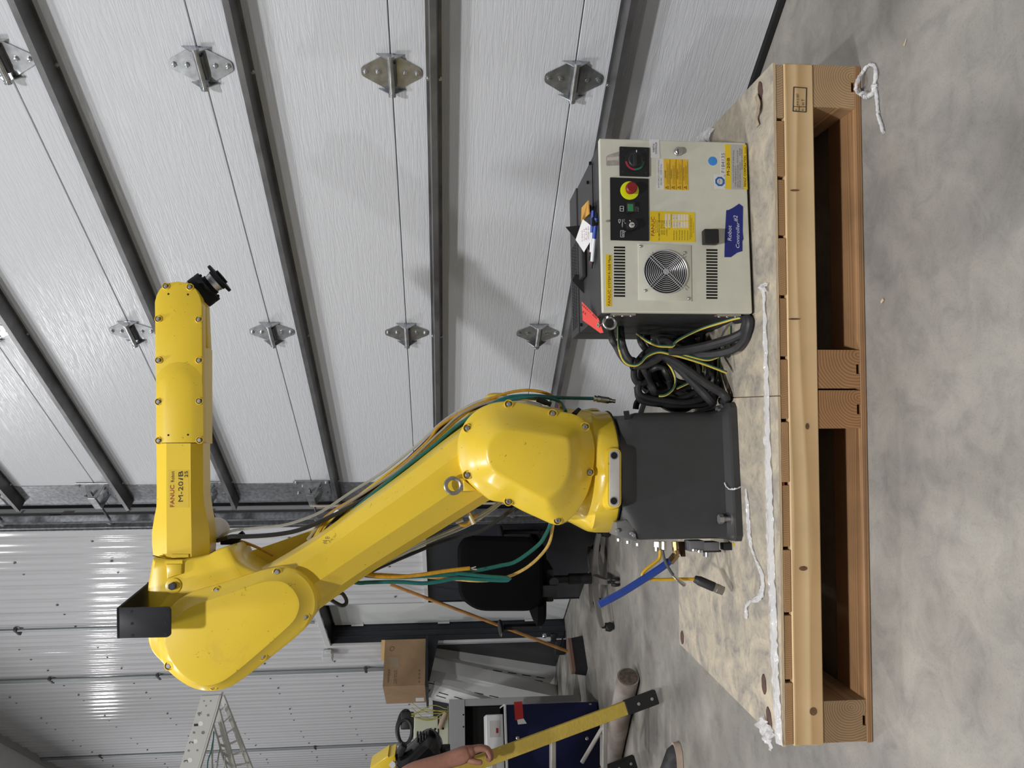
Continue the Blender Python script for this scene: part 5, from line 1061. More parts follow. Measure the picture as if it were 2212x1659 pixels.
ftube([g(1853, 200, .012), g(1850, 190, .03), g(1855, 172, .02), g(1868, 150), g(1880, 140), g(1890, 143), g(1893, 160), g(1888, 185), g(1893, 200), g(1895, 225), g(1898, 250), g(1905, 275), g(1908, 288)], .0075, 'white twisted film strand on the concrete beside the pallet corner', m_filmw, 4)
ftube([g(1853, 196, .01), g(1862, 202), g(1876, 208), g(1888, 198), g(1891, 182)], .011, 'white knotted film lump beside the pallet corner', m_filmw, 8)
# ================================================================== things along the wall and at the left of the picture
m_cblack = mat('chair_black', (.0035, .0035, .004), .85, spec=.1)
m_cplast = mat('chair_plastic', (.016, .016, .018), .45)
m_cbase = mat('chair_base_grey', (.16, .15, .14), .45)
# ---- office chair, back to the camera
cc0 = V((-1.235, 4.70, 0))
ch = thing('office_chair', cc0, 'black office chair with rounded backrest turned away', 'chair')
def YP(x, y, Y): return PY(x, y, Y)
bo = rpoly([(988, 1180, 40), (1008, 1160, 30), (1150, 1163, 30), (1172, 1185, 40), (1174, 1300, 40), (1150, 1322, 40), (1030, 1322, 40), (990, 1292, 60)], 30, 6)
bo = resample([V((p.x, p.y, 0)) for p in bo], 60, True); ring = [PY(p.x, p.y, 4.40) for p in bo]; F_ = V((0, 1, 0)); i1 = inset(ring, F_, .02); i2 = inset(ring, F_, .06)
mb = MB(); mb.loft([[p - F_ * .012 for p in i2], [p - F_ * .004 for p in i1], [p + F_ * .02 for p in ring], [p + F_ * .045 for p in ring], [p + F_ * .07 for p in i2]]); mb.build('backrest', m_cblack, ch)
mb = MB(); o = rpoly([(-.25, -.23), (.25, -.23), (.25, .24), (-.25, .24)], .09, 6); o = resample([V((p.x, p.y, 0)) for p in o], 48, True)
mb.loft([[cc0 + V((p.x * .9, p.y * .9 + .03, .425)) for p in o], [cc0 + V((p.x, p.y + .03, .445)) for p in o], [cc0 + V((p.x, p.y + .03, .48)) for p in o], [cc0 + V((p.x * .88, p.y * .88 + .03, .50)) for p in o]]); mb.build('seat', m_cblack, ch)
mb = MB(); mb.box(cc0 + V((0, -.02, .40)), (.20, .26, .05), bev=.01); mb.cyl(cc0 + V((.05, -.16, .39)), cc0 + V((.05, -.23, .39)), .014, seg=12); mb.cyl(cc0 + V((.05, -.23, .39)), cc0 + V((.05, -.26, .39)), .028, seg=12); mb.build('tilt_mechanism', m_cplast, ch)
mb = MB(); mb.box(cc0 + V((0, -.26, .50)), (.07, .02, .26), bev=.006); mb.box(cc0 + V((0, -.17, .39)), (.07, .2, .02), bev=.006); mb.build('back_bar', m_cplast, ch)
mb = MB(); mb.cyl(cc0 + V((0, 0, .10)), cc0 + V((0, 0, .26)), .034, seg=18); mb.cyl(cc0 + V((0, 0, .26)), cc0 + V((0, 0, .40)), .024, seg=18); mb.build('gas_column', m_cplast, ch)
for i, az in enumerate((-80, -8, 64, 136, 208)):
    d_ = V((cos(radians(az)), sin(radians(az)), 0)); sd = V((-d_.y, d_.x, 0)); mb = MB(); rings = []
    for t_, h, w_, z_ in ((.02, .035, .030, .115), (.12, .032, .026, .112), (.24, .026, .021, .098), (.30, .022, .018, .085)):
        c_ = cc0 + d_ * t_ + V((0, 0, z_)); rings.append([c_ + sd * w_ - V((0, 0, h)), c_ + sd * w_ * .8, c_ - sd * w_ * .8, c_ - sd * w_ - V((0, 0, h))])
    mb.loft(rings); lg_ = mb.build('leg', m_cbase, ch, angle=30)
    c_ = cc0 + d_ * .30; a2 = sd * .011
    for s_ in (1, -1):
        mb = MB(); mb.lathe(c_ + a2 * s_ * .6 + V((0, 0, .0265)), sd * s_, [(.010, 0), (.0255, .002), (.0262, .012), (.022, .018), (.008, .02)], seg=18); mb.build('caster_wheel', m_rub, lg_)
    mb = MB(); mb.cyl(c_ + V((0, 0, .04)), c_ + V((0, 0, .075)), .009, seg=10); mb.box(c_ + V((0, 0, .045)), (.05, .016, .02), frame(d_), bev=.004); mb.build('caster_fork', m_cplast, lg_)
for s_, nm in ((-1, 'a'), (1, 'b')):
    b0 = cc0 + V((.30 * s_, .02, 0)); mb = MB(); mb.box(b0 + V((0, 0, .56)), (.022, .06, .22), bev=.006); mb.box(b0 + V((-.10 * s_, 0, .43)), (.22, .05, .02), bev=.005); mb.build('arm_post', m_cplast, ch)
    mb = MB(); mb.sphere(b0 + V((0, -.02, .69)), .1, 14, (.42, 1.2, .18)); mb.build('armrest', m_cplast, ch)
# ---- broom leaning on the wall
t0, t1 = PW(843, 1262, .03), PZ(1226, 1407, .06)
br = thing('push_broom', V((t1.x, t1.y, 0)), 'push broom with long orange handle leaning on the wall', 'broom')
mb = MB(); mb.cyl(t1, t0, .012, seg=12); mb.build('handle', mat('broom_handle', (.50, .24, .07), .4, var=.2, vscale=20), br)
h0, h1 = PZ(1242, 1382, .055), PZ(1252, 1452, .055); dh = (h1 - h0); mid = (h0 + h1) / 2; Rb = frame(dh)
mb = MB(); mb.box(mid + V((0, 0, .045)), (dh.length, .06, .03), Rb, bev=.004); mb.build('block', mat('broom_block', (.22, .13, .10), .6), br, smooth=False)
mb = MB(); mb.loft([[mid + Rb @ V((sx * dh.length / 2, sy * .028, .03)) for sx, sy in ((-1, -1), (1, -1), (1, 1), (-1, 1))], [mid + Rb @ V((sx * dh.length / 2 * 1.02, sy * .05, -.052)) for sx, sy in ((-1, -1), (1, -1), (1, 1), (-1, 1))]]); mb.build('bristles', mat('bristle_black', (.012, .012, .014), .8, bump=.8, bscale=300, stretch=(1, 1, .1)), br, smooth=False)
# ---- hitch ball mount on the floor
p = PZ(1222, 1380, 0); ht = thing('hitch_mount', p, 'dark tow hitch with bright ball beside the broom', 'tow hitch')
mb = MB(); mb.box(p + V((-.05, .02, .05)), (.16, .10, .09), bev=.008); mb.box(p + V((.02, .0, .11)), (.07, .07, .05), bev=.006); mb.build('mount_block', m_cplast, ht)
mb = MB(); mb.cyl(p + V((.03, 0, .13)), p + V((.03, 0, .17)), .012, seg=12); mb.sphere(p + V((.03, 0, .185)), .028, 14); mb.build('hitch_ball', m_chr, ht)
mb = MB(); mb.tube([p + V((-.1, -.04, .02)), p + V((-.04, -.08, .06)), p + V((.05, -.07, .03)), p + V((.08, -.04, .012))], .007, 7); mb.build('chain_strap', m_blk, ht)
# ---- shelf on the liner wall that carries the carton
K0 = PW(918, 1480, .40); ks = K0.dot(WT); ztop = K0.z - .002
shf = thing('wall_shelf', W(ks + .25, ztop - .02, .2), 'narrow charcoal wall shelf under the cardboard carton', 'shelf')
mb = MB(); mb.box(W(ks + .24, ztop - .011, .225), (.58, .41, .018), RW, bev=.002, seg=1); mb.build('shelf_board', m_navy, shf, smooth=False)
for q in (.03, .46):
    mb = MB(); P = [W(ks + q, ztop - .022, .015), W(ks + q, ztop - .022, .36), W(ks + q, ztop - .032, .36), W(ks + q, ztop - .10, .04), W(ks + q, ztop - .11, .015)]; mb.slab(P, WT, .004); mb.build('bracket', m_navy, shf, smooth=False)
# ---- slotted white panels leaning in front of it
m_pnl = mat('panel_white', (.85, .86, .87), .4, var=.03)
def leaner(rt_, rb_, wr, wl, label, off, off2, slots=True):
    T = PW(rt_[0], rt_[1], off); B = PZ(rb_[0], rb_[1], .004); T = T + (B - T) * .0
    ax = (T - B); L_ = ax.length; u_ = ax.normalized(); e1 = V((.83, .55, 0)); e1 = (e1 - u_ * e1.dot(u_)).normalized(); e2 = V((-.88, .47, 0)); e2 = (e2 - u_ * e2.dot(u_)).normalized()
    t = thing('slotted_panel', B, label, 'metal panel', 'slotted white panels leaning on the wall')
    for e_, w_, nm in ((e1, wr, 'plain_face'), (e2, wl, 'slotted_face')):
        n_ = u_.cross(e_).normalized(); n_ = n_ if n_.y < 0 else -n_
        mb = MB(); P = [B, B + e_ * w_, T + e_ * w_, T]; mb.slab(P, -n_, .004); fcq = mb.build(nm, m_pnl, t, smooth=False)
        mb = MB(); P = [B + e_ * w_, B + e_ * (w_ - .003), T + e_ * (w_ - .003), T + e_ * w_]; mb.slab(P, -n_, .03); mb.build('edge_lip', m_pnl, fcq, smooth=False)
        if nm == 'slotted_face' and slots:
            for i in range(8):
                for j in range(2):
                    c_ = B + u_ * (L_ * (.10 + .115 * i)) + e_ * (w_ * (.45 + .28 * j)) + n_ * .0004
                    mb = MB(); mb.box(c_, (L_ * .07, .001, .009), frame(u_, z=e_)); mb.build('slot', m_hole, fcq, smooth=False)
    return t
leaner((919, 1412), (1201, 1457), .10, .145, 'rearmost slotted white panel, nearest the walk-in door', .06, 0)
leaner((921, 1444), (1205, 1506), .105, .33, 'middle slotted white panel leaning by the cardboard carton', .20, 0)
leaner((938, 1479), (1216, 1560), .03, .15, 'slotted white panel partly hidden behind the blue cabinet', .34, 0)
# ---- carton
mc = mat('cardboard', (.33, .215, .12), .75, var=.06, vscale=20)
hB = .335
ct0 = thing('cardboard_carton', K0, 'brown cardboard carton with printed side sitting by the wall', 'box')
eR_, eL_ = WN.copy(), WT.copy(); wR, wL = .375, .47
P = [K0, K0 + eR_ * wR, K0 + eR_ * wR + eL_ * wL, K0 + eL_ * wL]; mb = MB(); mb.loft([P, [p + ZU * hB for p in P]]); mb.build('carton_body', mc, ct0, smooth=False)
mb = MB(); q0, q1 = P[1] + ZU * hB, P[0] + ZU * hB; mb.slab([q0, q0.lerp(q1, .45), q0.lerp(q1, .45) + ZU * .03 + V((-.02, .05, 0)), q0 + ZU * .035 + V((-.02, .06, 0))], V((0, 1, 0)), .003); mb.build('open_flap', mat('cardboard_light', (.50, .33, .15), .75), ct0, smooth=False)
nR_ = V((eR_.y, -eR_.x, 0)); nL_ = V((-eL_.y, eL_.x, 0)); nL_ = nL_ if nL_.y < 0 else -nL_
def on_r(a_, z_): return K0 + eR_ * a_ + ZU * z_ + nR_ * .001
m_cink = mat('carton_ink', (.07, .045, .03), .8)
mb = MB(); c_ = on_r(.30, .275); mb.tube([c_ + eR_ * (.017 * cos(t)) + ZU * (.017 * sin(t)) for t in [2 * pi * i / 16 for i in range(16)]], .0015, 5, n=24, closed=True); mb.build('recycling_ring', m_cink, ct0)
for (a_, z_, s_, sz) in ((.06, .285, 'HANDLE', .016), (.05, .24, 'THIS SIDE UP', .010), (.05, .225, 'QTY 12 PCS', .010), (.05, .04, '0 0 0 0', .014)): tfit(s_, m_cink, ct0, on_r(a_ - .03, z_), on_r(a_ + .075, z_), ZU, sz)
mb = MB(); mb.slab([on_r(.15, .21), on_r(.235, .22), on_r(.235, .30), on_r(.15, .28)], -nR_, .0006); mb.build('packing_tape', mat('tape_clear', (.45, .36, .26), .15, alpha=.6), ct0)
mb = MB(); c_ = K0 + eL_ * .38 + ZU * .05 + nL_ * .0008; mb.box(c_, (.10, .001, .07), frame(eL_)); mb.build('shipping_label', m_lbw, ct0, smooth=False)
# ---- blue steel cabinet at the left edge (turned a little toward the camera)
BE, BD = V((.9, .436, 0)).normalized(), V((-.436, .9, 0)).normalized(); RB = frame(BE)
def CB(o_, a_, d_, z_): return o_ + BE * a_ + BD * d_ + V((0, 0, z_))
bo_ = PZ(1293, 1514.5); bo_.z = 0; bz = PN(1088, 1514.5, BD, bo_.dot(BD)).z
m_bl = mat('cabinet_navy', (.005, .008, .045), .4, var=.15, vscale=4, spec=.3)
bc = thing('blue_cabinet', CB(bo_, -.35, .2, 0), 'dark blue steel cabinet on the floor with red tape', 'cabinet')
mb = MB(); mb.box(CB(bo_, -.36, .21, bz / 2 + .004), (.715, .40, bz - .008), RB, bev=.004); mb.build('shell', m_bl, bc, smooth=False)
mb = MB(); mb.box(CB(bo_, -.36, .004, bz / 2 + .002), (.715, .008, bz - .02), RB, bev=.003); mb.build('front_panel', m_bl, bc, smooth=False)
mb = MB(); mb.box(CB(bo_, -.36, .2, bz - .008), (.73, .42, .016), RB, bev=.003); mb.build('top_edge', m_trimw, bc, smooth=False)
def on_b(x, y, d=.001): return PN(x, y, BD, bo_.dot(BD) - d)
mb = MB(); mb.slab([on_b(*q) for q in ((1110, 1516), (1128, 1515), (1131, 1552), (1113, 1556))], BD, .0012); mb.build('red_tape', mat('tape_red', (.42, .02, .02), .5), bc)
mb = MB(); mb.slab([on_b(*q) for q in ((1117, 1555), (1131, 1552), (1138, 1563), (1119, 1565))], BD, .0012); mb.build('tape_end', m_lbw, bc)
for (x, y) in ((1268, 1595), (1118, 1594)): bolt(on_b(x, y), -BD, m_chr, bc, name='panel_screw', kind='dome', r=.013, h=.008)
mb = MB(); mb.box(on_b(1275, 1521), (.008, .002, .016), RB); mb.build('paint_chip', mc, bc, smooth=False)
# ---- white equipment case on the blue cabinet
wo = CB(bo_, -.055, .05, 0); z0, z1 = bz + .002, PN(1049, 1530, BD, wo.dot(BD)).z
we = thing('white_case', CB(wo, -.3, .15, bz), 'low white equipment case lying on the blue cabinet', 'equipment case')
mb = MB(); mb.box(CB(wo, -.3, .15, (z0 + z1) / 2), (.60, .30, z1 - z0), RB, bev=.006); mb.build('case_body', m_trimw, we, smooth=False)
mb = MB(); mb.box(CB(wo, -.09, -.001, (z0 + z1) / 2), (.10, .002, .07), RB); mb.build('info_sticker', m_lbs, we, smooth=False)
mb = MB(); mb.box(CB(wo, -.10, -.002, (z0 + z1) / 2 - .015), (.03, .002, .015), RB); mb.build('red_mark', m_est, we, smooth=False)
mb = MB(); mb.tube([CB(wo, -.22, -.012, z0 + .02), CB(wo, -.24, -.02, z0 + .05), CB(wo, -.26, -.02, z0 + .09), CB(wo, -.26, -.008, z1 - .01)], .007, 7); mb.build('cord_loop', m_white, we)
# ---- grey steel rack behind with a dark opening; beige control box on it
ro = PY(1000, 1510, 5.70); ro.z = 0; kro = ro.dot(BD); rz1 = PN(970, 1520, BD, kro).z; gz = PN(1004, 1520, BD, kro).z; m_rk = mat('rack_grey', (.30, .30, .31), .5)
rk = thing('steel_rack', CB(ro, -.4, .2, 0), 'grey steel rack with dark open front behind the blue cabinet', 'rack')
mb = MB(); mb.box(CB(ro, -.4, .2, (gz + rz1) / 2), (.80, .40, rz1 - gz), RB, bev=.003); rtp = mb.build('top_beam', m_rk, rk, smooth=False)
for a_ in (-.025, -.775): mb = MB(); mb.box(CB(ro, a_, .2, gz / 2 + .001), (.05, .39, gz - .004), RB, bev=.003); mb.build('post', m_rk, rk, smooth=False)
mb = MB(); mb.box(CB(ro, -.4, .25, gz / 2 + .001), (.69, .28, gz - .004), RB); mb.build('opening_shade', mat('rack_shade', (.012, .011, .011), .7, spec=.2), rk, smooth=False)  # near-black block fills the open front, standing in for the shade inside
for y_ in (1544, 1570): bolt(PN(1001, y_, BD, kro - .001), -BD, m_blk, rtp, name='rack_screw', kind='dome', r=.006, h=.004)
go = CB(ro, -.11, .03, 0); kgo = go.dot(BD); bz0 = rz1 + .002; bz1 = PN(894, 1560, BD, kgo).z
bb = thing('control_box', CB(go, -.25, .14, rz1), 'beige electrical control box on the grey rack', 'control box'); mbg = mat('box_beige', (.50, .52, .40), .5)
mb = MB(); mb.box(CB(go, -.25, .14, (bz0 + bz1) / 2), (.50, .26, bz1 - bz0), RB, bev=.008); mb.build('box_body', mbg, bb, smooth=False)
zsp = PN(947, 1560, BD, kgo).z; mb = MB(); mb.box(CB(go, -.25, .0085, zsp), (.496, .004, .010), RB); mb.build('door_gap', m_hole, bb, smooth=False)
for (x, y) in ((940, 1575), (957, 1574), (930, 1575)): bolt(PN(x, y, BD, kgo + .009), -BD, m_blk, bb, name='box_knob', kind='dome', r=.008, h=.006)
mb = MB(); rn = random.Random(3)
for i in range(6): mb.tube([CB(go, .02 + rn.uniform(-.02, .08), -.005, bz1 + .02), CB(go, rn.uniform(-.03, .09), -.015, (bz0 + bz1) / 2 + rn.uniform(-.05, .05)), CB(go, rn.uniform(-.04, .08), -.015, bz0 + .02), CB(go, rn.uniform(-.06, .08), -.01, bz0 + .006)], .003, 5)
mb.build('yellow_wires', mat('wire_olive', (.36, .33, .07), .5), bb)
mb = MB(); mb.tube([CB(go, -.09, -.015, bz0 + .07), CB(go, -.04, -.015, bz0 + .05), CB(go, .02, -.012, bz0 + .022)], .018, 10); mb.build('ribbed_conduit', mat('conduit_tan', (.40, .30, .22), .6), bb)
t = thing('cable_spool', CB(go, -.10, .1, bz1), 'black cable bundle resting on the beige control box', 'cables')
mb = MB()
for i in range(5): mb.tube([CB(go, -.10 + (.085 + .008 * i) * cos(a_) + .01 * i, .06 + .025 * i, bz1 + .016 + max(0, .055 + (.052 + .006 * (i % 3)) * sin(a_))) for a_ in [2 * pi * j / 12 for j in range(12)]], .010, 7, closed=True)
mb.build('loops', m_cblk, t); mb = MB(); mb.box(CB(go, -.02, .12, bz1 + .052), (.12, .10, .10), RB, bev=.01); mb.build('plug_block', m_cplast, t)
# ---- weathered roll on the floor
a_, b_ = PZ(1357, 1462, .062), PZ(1320, 1640, .062); d_ = (b_ - a_).normalized(); rl = thing('floor_roll', V((a_.x, a_.y, 0)), 'weathered grey brown roll lying on the concrete floor', 'roll')
mb = MB(); q = d_.to_track_quat('Z', 'Y'); rings = []
for i in range(14):
    c_ = a_ + (b_ - a_) * (i / 13); rr = .058 + .004 * mnoise.noise(V((i * .7, 0, 3))); rings.append([c_ + q @ V((rr * cos(2 * pi * k / 20), rr * sin(2 * pi * k / 20), 0)) for k in range(20)])
mb.loft(rings); mb.build('roll_body', mat('roll_grey', (.38, .36, .34), .7, col2=(.20, .15, .12), vscale=7, stretch=(1, 1, 1)), rl)
mb = MB(); mb.cyl(a_ - d_ * .004, a_ - d_ * .0005, .050, seg=20); mb.build('roll_end', mat('roll_end', (.11, .085, .065), .9, var=.4, vscale=60), rl)
# ---- yellow fibreglass stepladder
m_fg = mat('fibreglass_yellow', (.50, .36, .06), .55, col2=(.56, .41, .07), vscale=9, bump=.3, bscale=60); m_al = mat('ladder_aluminium', (.42, .40, .37), .45, metal=.6)
ld = thing('step_ladder', PZ(1430, 1512), 'yellow fibreglass stepladder with black rubber feet', 'ladder')
f0 = PZ(1430, 1500, .004); up_ = PY(1030, 1648, 3.36); ax = (up_ - f0).normalized(); Lr = 1.75
def rail(fp, nm, first=.185, wid=.060):
    e_ = V((.25, -.97, 0)); e_ = (e_ - ax * e_.dot(ax)).normalized(); n_ = ax.cross(e_).normalized(); Rr = M4((ax, e_, n_)).transposed()
    mb = MB(); c_ = fp + ax * (first + (Lr - first) / 2); mb.box(c_, (Lr - first, .028, wid), Rr, bev=.003); r_ = mb.build('rail', m_fg, ld, smooth=False)
    mb = MB(); mb.box(fp + ax * (first / 2 + .02), (first - .02, .034, wid + .006), Rr, bev=.005); ft = mb.build('foot', m_rub, ld, smooth=False)
    for q_ in (.06, .13): bolt(fp + ax * q_ + e_ * .018, e_, m_al, ft, name='foot_rivet', kind='dome', r=.008, h=.003)
    return e_, n_
e_, n_ = rail(f0, 'a'); f1 = PZ(1383, 1640, .004)
rail(f1, 'b')
for h in (.30, .56, .85):
    c_ = f0 + ax * h + V((-.13, .01, 0)); mb = MB(); mb.box(c_ + V((0, .02, 0)), (.27, .07, .022), bev=.003); mb.build('step', m_al, ld, smooth=False)
mb = MB(); mb.cyl(f0 + ax * .27, f0 + ax * .30 + V((-.24, .05, .10)), .010, seg=8); mb.build('brace', m_al, ld)
# ---- white drilled steel frame hanging over from the left
m_wf = mat('frame_white', (.52, .52, .49), .5, var=.03); wf = thing('drilled_stand', V((-2.75, 4.7, 0)), 'white drilled steel frame standing at the picture corner', 'frame')
def fx(cx, cy): return 380 + cx / 6.9125, 1440 + cy / 6.9125
def FP(cx, cy, Y): x, y = fx(cx, cy); return PY(x, y, Y)
mb = MB(); mb.slab([FP(*q, 4.6) for q in ((380, 440), (655, 425), (600, 620), (-200, 3300), (-480, 3300))], V((0, 1, 0)), .012, .001); pa = mb.build('numbered_plate', m_wf, wf, smooth=False)
mb = MB(); mb.slab([FP(*q, 4.602) for q in ((655, 425), (675, 430), (620, 640), (-170, 3300), (-200, 3300))], V((0, 1, 0)), .05); mb.build('plate_edge', m_wf, wf, smooth=False)
for (cx, cy, r_) in ((480, 725, .008), (370, 850, .014), (270, 985, .007), (405, 985, .010), (290, 1115, .013), (190, 1255, .007), (320, 1250, .006), (210, 1395, .014), (345, 725, .006), (420, 512, .005), (520, 512, .005), (450, 585, .005)):
    p = FP(cx, cy, 4.5995); mb = MB(); mb.cyl(p, p + V((0, .001, 0)), r_, seg=14); mb.build('drilled_hole', m_gald if r_ < .012 else m_white, pa)
for (s_, cx, cy) in (('R', 365, 690), ('1', 310, 870), ('2', 240, 1130), ('3', 160, 1410)): tfit(s_, m_ik, pa, FP(cx + 20, cy + 18, 4.5990), FP(cx + 20, cy - 18, 4.5990), ZU, .024)
def bar(c0_, c1_, w_, Y, nm='frame_rail'):
    a_, b_ = FP(*c0_, Y), FP(*c1_, Y); mb = MB(); mb.box((a_ + b_) / 2, ((b_ - a_).length, .02, w_), frame(b_ - a_, z=(b_ - a_).cross(V((0, 1, 0)))), bev=.002, seg=1); mb.build(nm, m_wf, wf, smooth=False)
bar((690, 440), (1820, 3320), .030, 4.95); bar((615, 640), (1371, 3350), .034, 4.85); bar((555, 850), (900, 2000), .008, 4.8)
for i in range(9):
    t_ = .07 + i * .10; A_ = (690 + 690 * t_, 440 + 1760 * t_); B_ = (615 + 435 * (t_ - .03), 640 + 1560 * (t_ - .03)); bar(B_, A_, .008, 4.9, 'cross_bar')
    if 0 < i < 6: C_ = (555 + 345 * t_, 850 + 1150 * t_); bar(C_, (615 + 435 * t_ + 10, 640 + 1560 * t_ + 130), .008, 4.82, 'cross_bar')
for (A_, B_) in (((560, 960), (530, 1640)), ((530, 1240), (560, 1700)), ((650, 1230), (590, 1640)), ((740, 1340), (690, 1700))): bar(A_, B_, .006, 4.8, 'thin_brace')
mb = MB(); mb.tube([FP(*q, 4.78) for q in ((565, 980), (560, 1060), (545, 1150), (520, 1280), (480, 1400), (465, 1560))], .004, 6); mb.build('blue_cable', m_teal, wf)
for q_ in ((-340, 3280, 4.645), (1810, 3300, 5.0)): f_ = FP(*q_); mb = MB(); mb.box(V((f_.x, f_.y, f_.z / 2)), (.06, .05, f_.z - .004), bev=.003); mb.build('frame_leg', m_wf, wf, smooth=False)
# ---- second yellow machine with glossy black cover at the left edge
my = thing('machine_head', V((-2.4, 3.9, 0)), 'yellow machine arm with glossy black rounded cover at the picture edge', 'machine')
P = [PY(x, y, 3.86) for x, y in ((799, 1659), (837.5, 1633.4), (841, 1635.8), (853, 1631), (858, 1660), (870, 1720), (820, 1740))]; mb = MB(); mb.slab(P, V((0, 1, 0)), .12, .004); yb = mb.build('arm_shell', m_yel, my)
mb = MB(); c_ = PY(848, 1652, 3.857); mb.box(c_, (.03, .001, .03), frame(V((.7, 0, .7)), z=V((-.7, 0, .7)))); mb.build('hazard_sticker', m_lbw, yb, smooth=False)
bl = [(850, 1643), (855, 1631), (874, 1623), (897.5, 1602), (912, 1588), (925, 1582), (941, 1587), (955, 1608), (952.7, 1631.7), (923, 1646), (876, 1672), (858, 1668)]
o = cr([V((x, y + 7, 0)) for x, y in bl], 60, True); ring = [PY(p.x, p.y, 3.86) for p in o]; F_ = V((0, 1, 0)); i1 = inset(ring, F_, .018); i2 = inset(ring, F_, .042)
mb = MB(); mb.loft([[p - F_ * .05 for p in i2], [p - F_ * .03 for p in i1], [p + F_ * .02 for p in ring], [p + F_ * .08 for p in ring], [p + F_ * .11 for p in i1]]); mb.build('black_cover', mat('cover_gloss', (.008, .008, .009), .18), my)
for i in range(4): mb = MB(); mb.box(PY(902 + i * 6, 1592, 3.88), (.04, .05, .010), bev=.003); mb.build('cable_rib', m_cplast, my)
mb = MB(); mb.box(PY(868, 1618, 3.87), (.05, .05, .035), frame(V((.8, 0, -.5))), bev=.006); mb.box(PY(962, 1622, 3.9), (.05, .05, .05), bev=.004); mb.build('connector_block', m_cplast, my)
mb = MB(); mb.tube([PY(850, 1700, 3.92), V((-2.25, 3.92, 1.25)), V((-2.42, 3.92, .9)), V((-2.45, 3.92, .4))], lambda t: .10 + .05 * t, 18); mb.build('lower_link', m_yel, my)
mb = MB(); mb.cyl(V((-2.45, 3.92, .001)), V((-2.45, 3.92, .45)), .16, .15, seg=28); mb.build('pedestal', m_grey, my)

# ---- person at the left edge, one hand on the ladder rail
def skin(name, V_, E_, R_, m, parent, sub=2):
    me = bpy.data.meshes.new(name); me.from_pydata([tuple(v) for v in V_], E_, []); ob = bpy.data.objects.new(name, me); COL.objects.link(ob)
    md = ob.modifiers.new('s', 'SKIN'); md.use_smooth_shade = True
    for i, sv in enumerate(me.skin_vertices[0].data): sv.radius = R_[i] if isinstance(R_[i], tuple) else (R_[i], R_[i]); sv.use_root = (i == 0)
    m2 = ob.modifiers.new('d', 'SUBSURF'); m2.levels = sub; m2.render_levels = sub
    dg = bpy.context.evaluated_depsgraph_get(); dg.update(); out = bpy.data.meshes.new_from_object(ob.evaluated_get(dg)); bpy.data.objects.remove(ob)
    out.name = name; out.materials.clear(); out.materials.append(m); out.shade_smooth(); return link(bpy.data.objects.new(name, out), parent)
m_skin = mat('skin', (.36, .17, .12), .55, var=.08, vscale=60); m_cloth = mat('dark_cloth', (.012, .012, .014), .85); m_jean = mat('dark_jeans', (.016, .018, .026), .85)
pe = thing('person', V((-2.0, 3.22, 0)), 'person in dark clothes at the picture edge with a hand on the ladder', 'person')
pw_, pk, pe_ = PY(995, 1633, 3.265), PY(1028, 1620, 3.275), PY(880, 1672, 3.20)
sh = V((-1.95, 3.16, 1.46)); chest = V((-2.10, 3.24, 1.36)); pel = V((-2.08, 3.26, .98))
VV = [pel, V((-2.09, 3.25, 1.16)), chest, V((-2.10, 3.24, 1.50)), V((-2.09, 3.22, 1.58)), V((-2.07, 3.20, 1.66)), V((-2.07, 3.20, 1.76)),
      sh, pe_, pw_, pk,
      V((-2.25, 3.34, 1.46)), V((-2.32, 3.38, 1.18)), V((-2.28, 3.30, .94)), V((-2.27, 3.28, .84)),
      V((-2.0, 3.20, .92)), V((-1.93, 3.20, .50)), V((-1.90, 3.22, .09)), V((-2.17, 3.33, .92)), V((-2.18, 3.36, .50)), V((-2.18, 3.40, .09))]
EE = [(0, 1), (1, 2), (2, 3), (3, 4), (4, 5), (5, 6), (2, 7), (7, 8), (8, 9), (9, 10), (2, 11), (11, 12), (12, 13), (13, 14), (0, 15), (15, 16), (16, 17), (0, 18), (18, 19), (19, 20)]
RR_ = [.13, .125, .14, .07, .055, .085, .075, .06, .046, (.036, .030), (.046, .026), .06, .045, .03, .03, .085, .06, .045, .085, .06, .045]
# fingers and thumb grow out of the same body surface
for i, (yo, kx, ky, q) in enumerate(((3.262, 0, 0, 1.0), (3.284, 2, -3, 1.08), (3.306, 2, -3, 1.02), (3.328, -1, -1, .88))):
    n0 = len(VV); pts = [PY(1034 + kx, 1617 + ky, yo), PY(1034 + 17 * q + kx, 1619 + ky, yo), PY(1034 + 25 * q + kx, 1633 + ky, yo - .004), PY(1034 + 23 * q + kx, 1646 + ky, yo - .004)]
    VV += pts; RR_ += [.0155, .0115, .0104, .0090]; EE += [(9, n0), (n0, n0 + 1), (n0 + 1, n0 + 2), (n0 + 2, n0 + 3)]
n0 = len(VV); VV += [PY(1010, 1640, 3.245), PY(1026, 1646, 3.235), PY(1043, 1647, 3.235)]; RR_ += [.016, .0135, .0105]; EE += [(9, n0), (n0, n0 + 1), (n0 + 1, n0 + 2)]
skin('body', VV, EE, RR_, m_skin, pe)
skin('jacket', [pel + V((0, 0, .02)), V((-2.09, 3.25, 1.16)), chest, V((-2.10, 3.24, 1.49)), sh, sh.lerp(pe_, .55), V((-2.25, 3.34, 1.46)), V((-2.32, 3.38, 1.18)), V((-2.29, 3.32, .98))], [(0, 1), (1, 2), (2, 3), (2, 4), (4, 5), (2, 6), (6, 7), (7, 8)], [.165, .155, .165, .10, .085, .070, .085, .065, .05], m_cloth, pe)
skin('trousers', [pel, V((-2.0, 3.20, .92)), V((-1.93, 3.20, .50)), V((-1.90, 3.22, .10)), V((-2.17, 3.33, .92)), V((-2.18, 3.36, .50)), V((-2.18, 3.40, .10))], [(0, 1), (1, 2), (2, 3), (0, 4), (4, 5), (5, 6)], [.155, .115, .085, .075, .115, .085, .075], m_jean, pe)
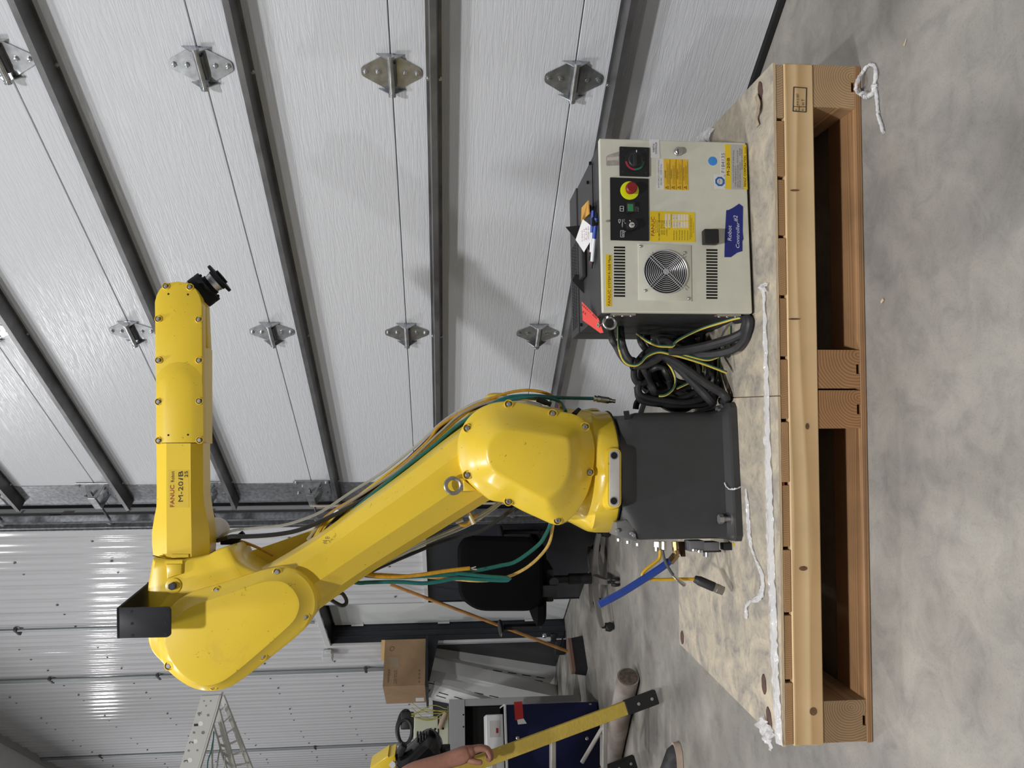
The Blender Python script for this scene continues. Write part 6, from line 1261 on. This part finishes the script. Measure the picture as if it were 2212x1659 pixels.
mb = MB(); mb.sphere(V((-2.07, 3.21, 1.76)), .10, 14, (.95, 1.0, .85)); mb.build('hair', mat('hair_dark', (.03, .02, .015), .7), pe)
hd = V((-2.0, 3.165, 1.70)); mb = MB(); mb.sphere(hd, .014, 8, (1, .7, 1.3)); mb.build('nose', m_skin, pe)
for s_ in (-1, 1): mb = MB(); mb.sphere(hd + V((-.005 + .012 * s_, -.0 + .032 * s_, .03)), .009, 8); mb.build('eye', m_white, pe)
m_sole = mat('sole_beige', (.50, .40, .32), .7, var=.1, vscale=20); m_shoe = mat('shoe_dark', (.045, .045, .05), .7, var=.3, vscale=30)
for (toe, heel) in ((PZ(1468, 1603), PZ(1468, 1603) + V((-.29, -.04, 0))), (V((-1.95, 3.50, 0)), V((-2.22, 3.40, 0)))):
    d_ = (toe - heel).normalized(); sd = V((-d_.y, d_.x, 0)); Lh = (toe - heel).length
    o = cr([heel + d_ * (Lh * a_) + sd * b_ for a_, b_ in ((0, 0), (.06, .03), (.3, .035), (.6, .046), (.85, .042), (.97, .022), (1, 0), (.97, -.024), (.85, -.045), (.6, -.048), (.3, -.036), (.06, -.03))], 40, True)
    mb = MB(); mb.loft([[p + V((0, 0, .002)) for p in o], [p + V((0, 0, .030)) for p in o]]); mb.build('shoe_sole', m_sole, pe)
    c_ = sum(o, V((0, 0, 0))) / 40; mb = MB(); rg = []
    for z_, k_, sh_ in ((.030, .93, 0), (.055, .88, -.01), (.085, .66, -.045), (.115, .46, -.075), (.15, .40, -.085)): rg.append([c_ + d_ * sh_ + (p - c_) * k_ + V((0, 0, z_)) for p in o])
    mb.loft(rg); mb.build('shoe_upper', m_shoe, pe)
# loose bits on the concrete
p = PZ(1953, 98, .002); q = PZ(1958, 84, .002); mb = MB(); mb.cyl(p, q, .0022, .0008, seg=6); tag(mb.build('wood_splinter', m_plye), 'thin wood splinter on the concrete beyond the film strand', 'splinter')
p = PZ(1906, 650, .003); mb = MB(); mb.box(p, (.006, .012, .004), frame(V((.8, .6, 0))), bev=.001); tag(mb.build('wood_chip', m_plye, smooth=False), 'tiny pale wood chip on the concrete in front of the pallet', 'wood chip')
# scrap of film behind the controller
film('stretch_film', [PZ(1540, 296, DECK + .002), PZ(1530, 293, DECK + .01), PZ(1520, 300, DECK + .02), PZ(1512, 310, DECK + .02)], lambda t: .05, 'white film scrap behind the controller on the plywood', None, folds=8, amp=.01, seed=21, n=14)
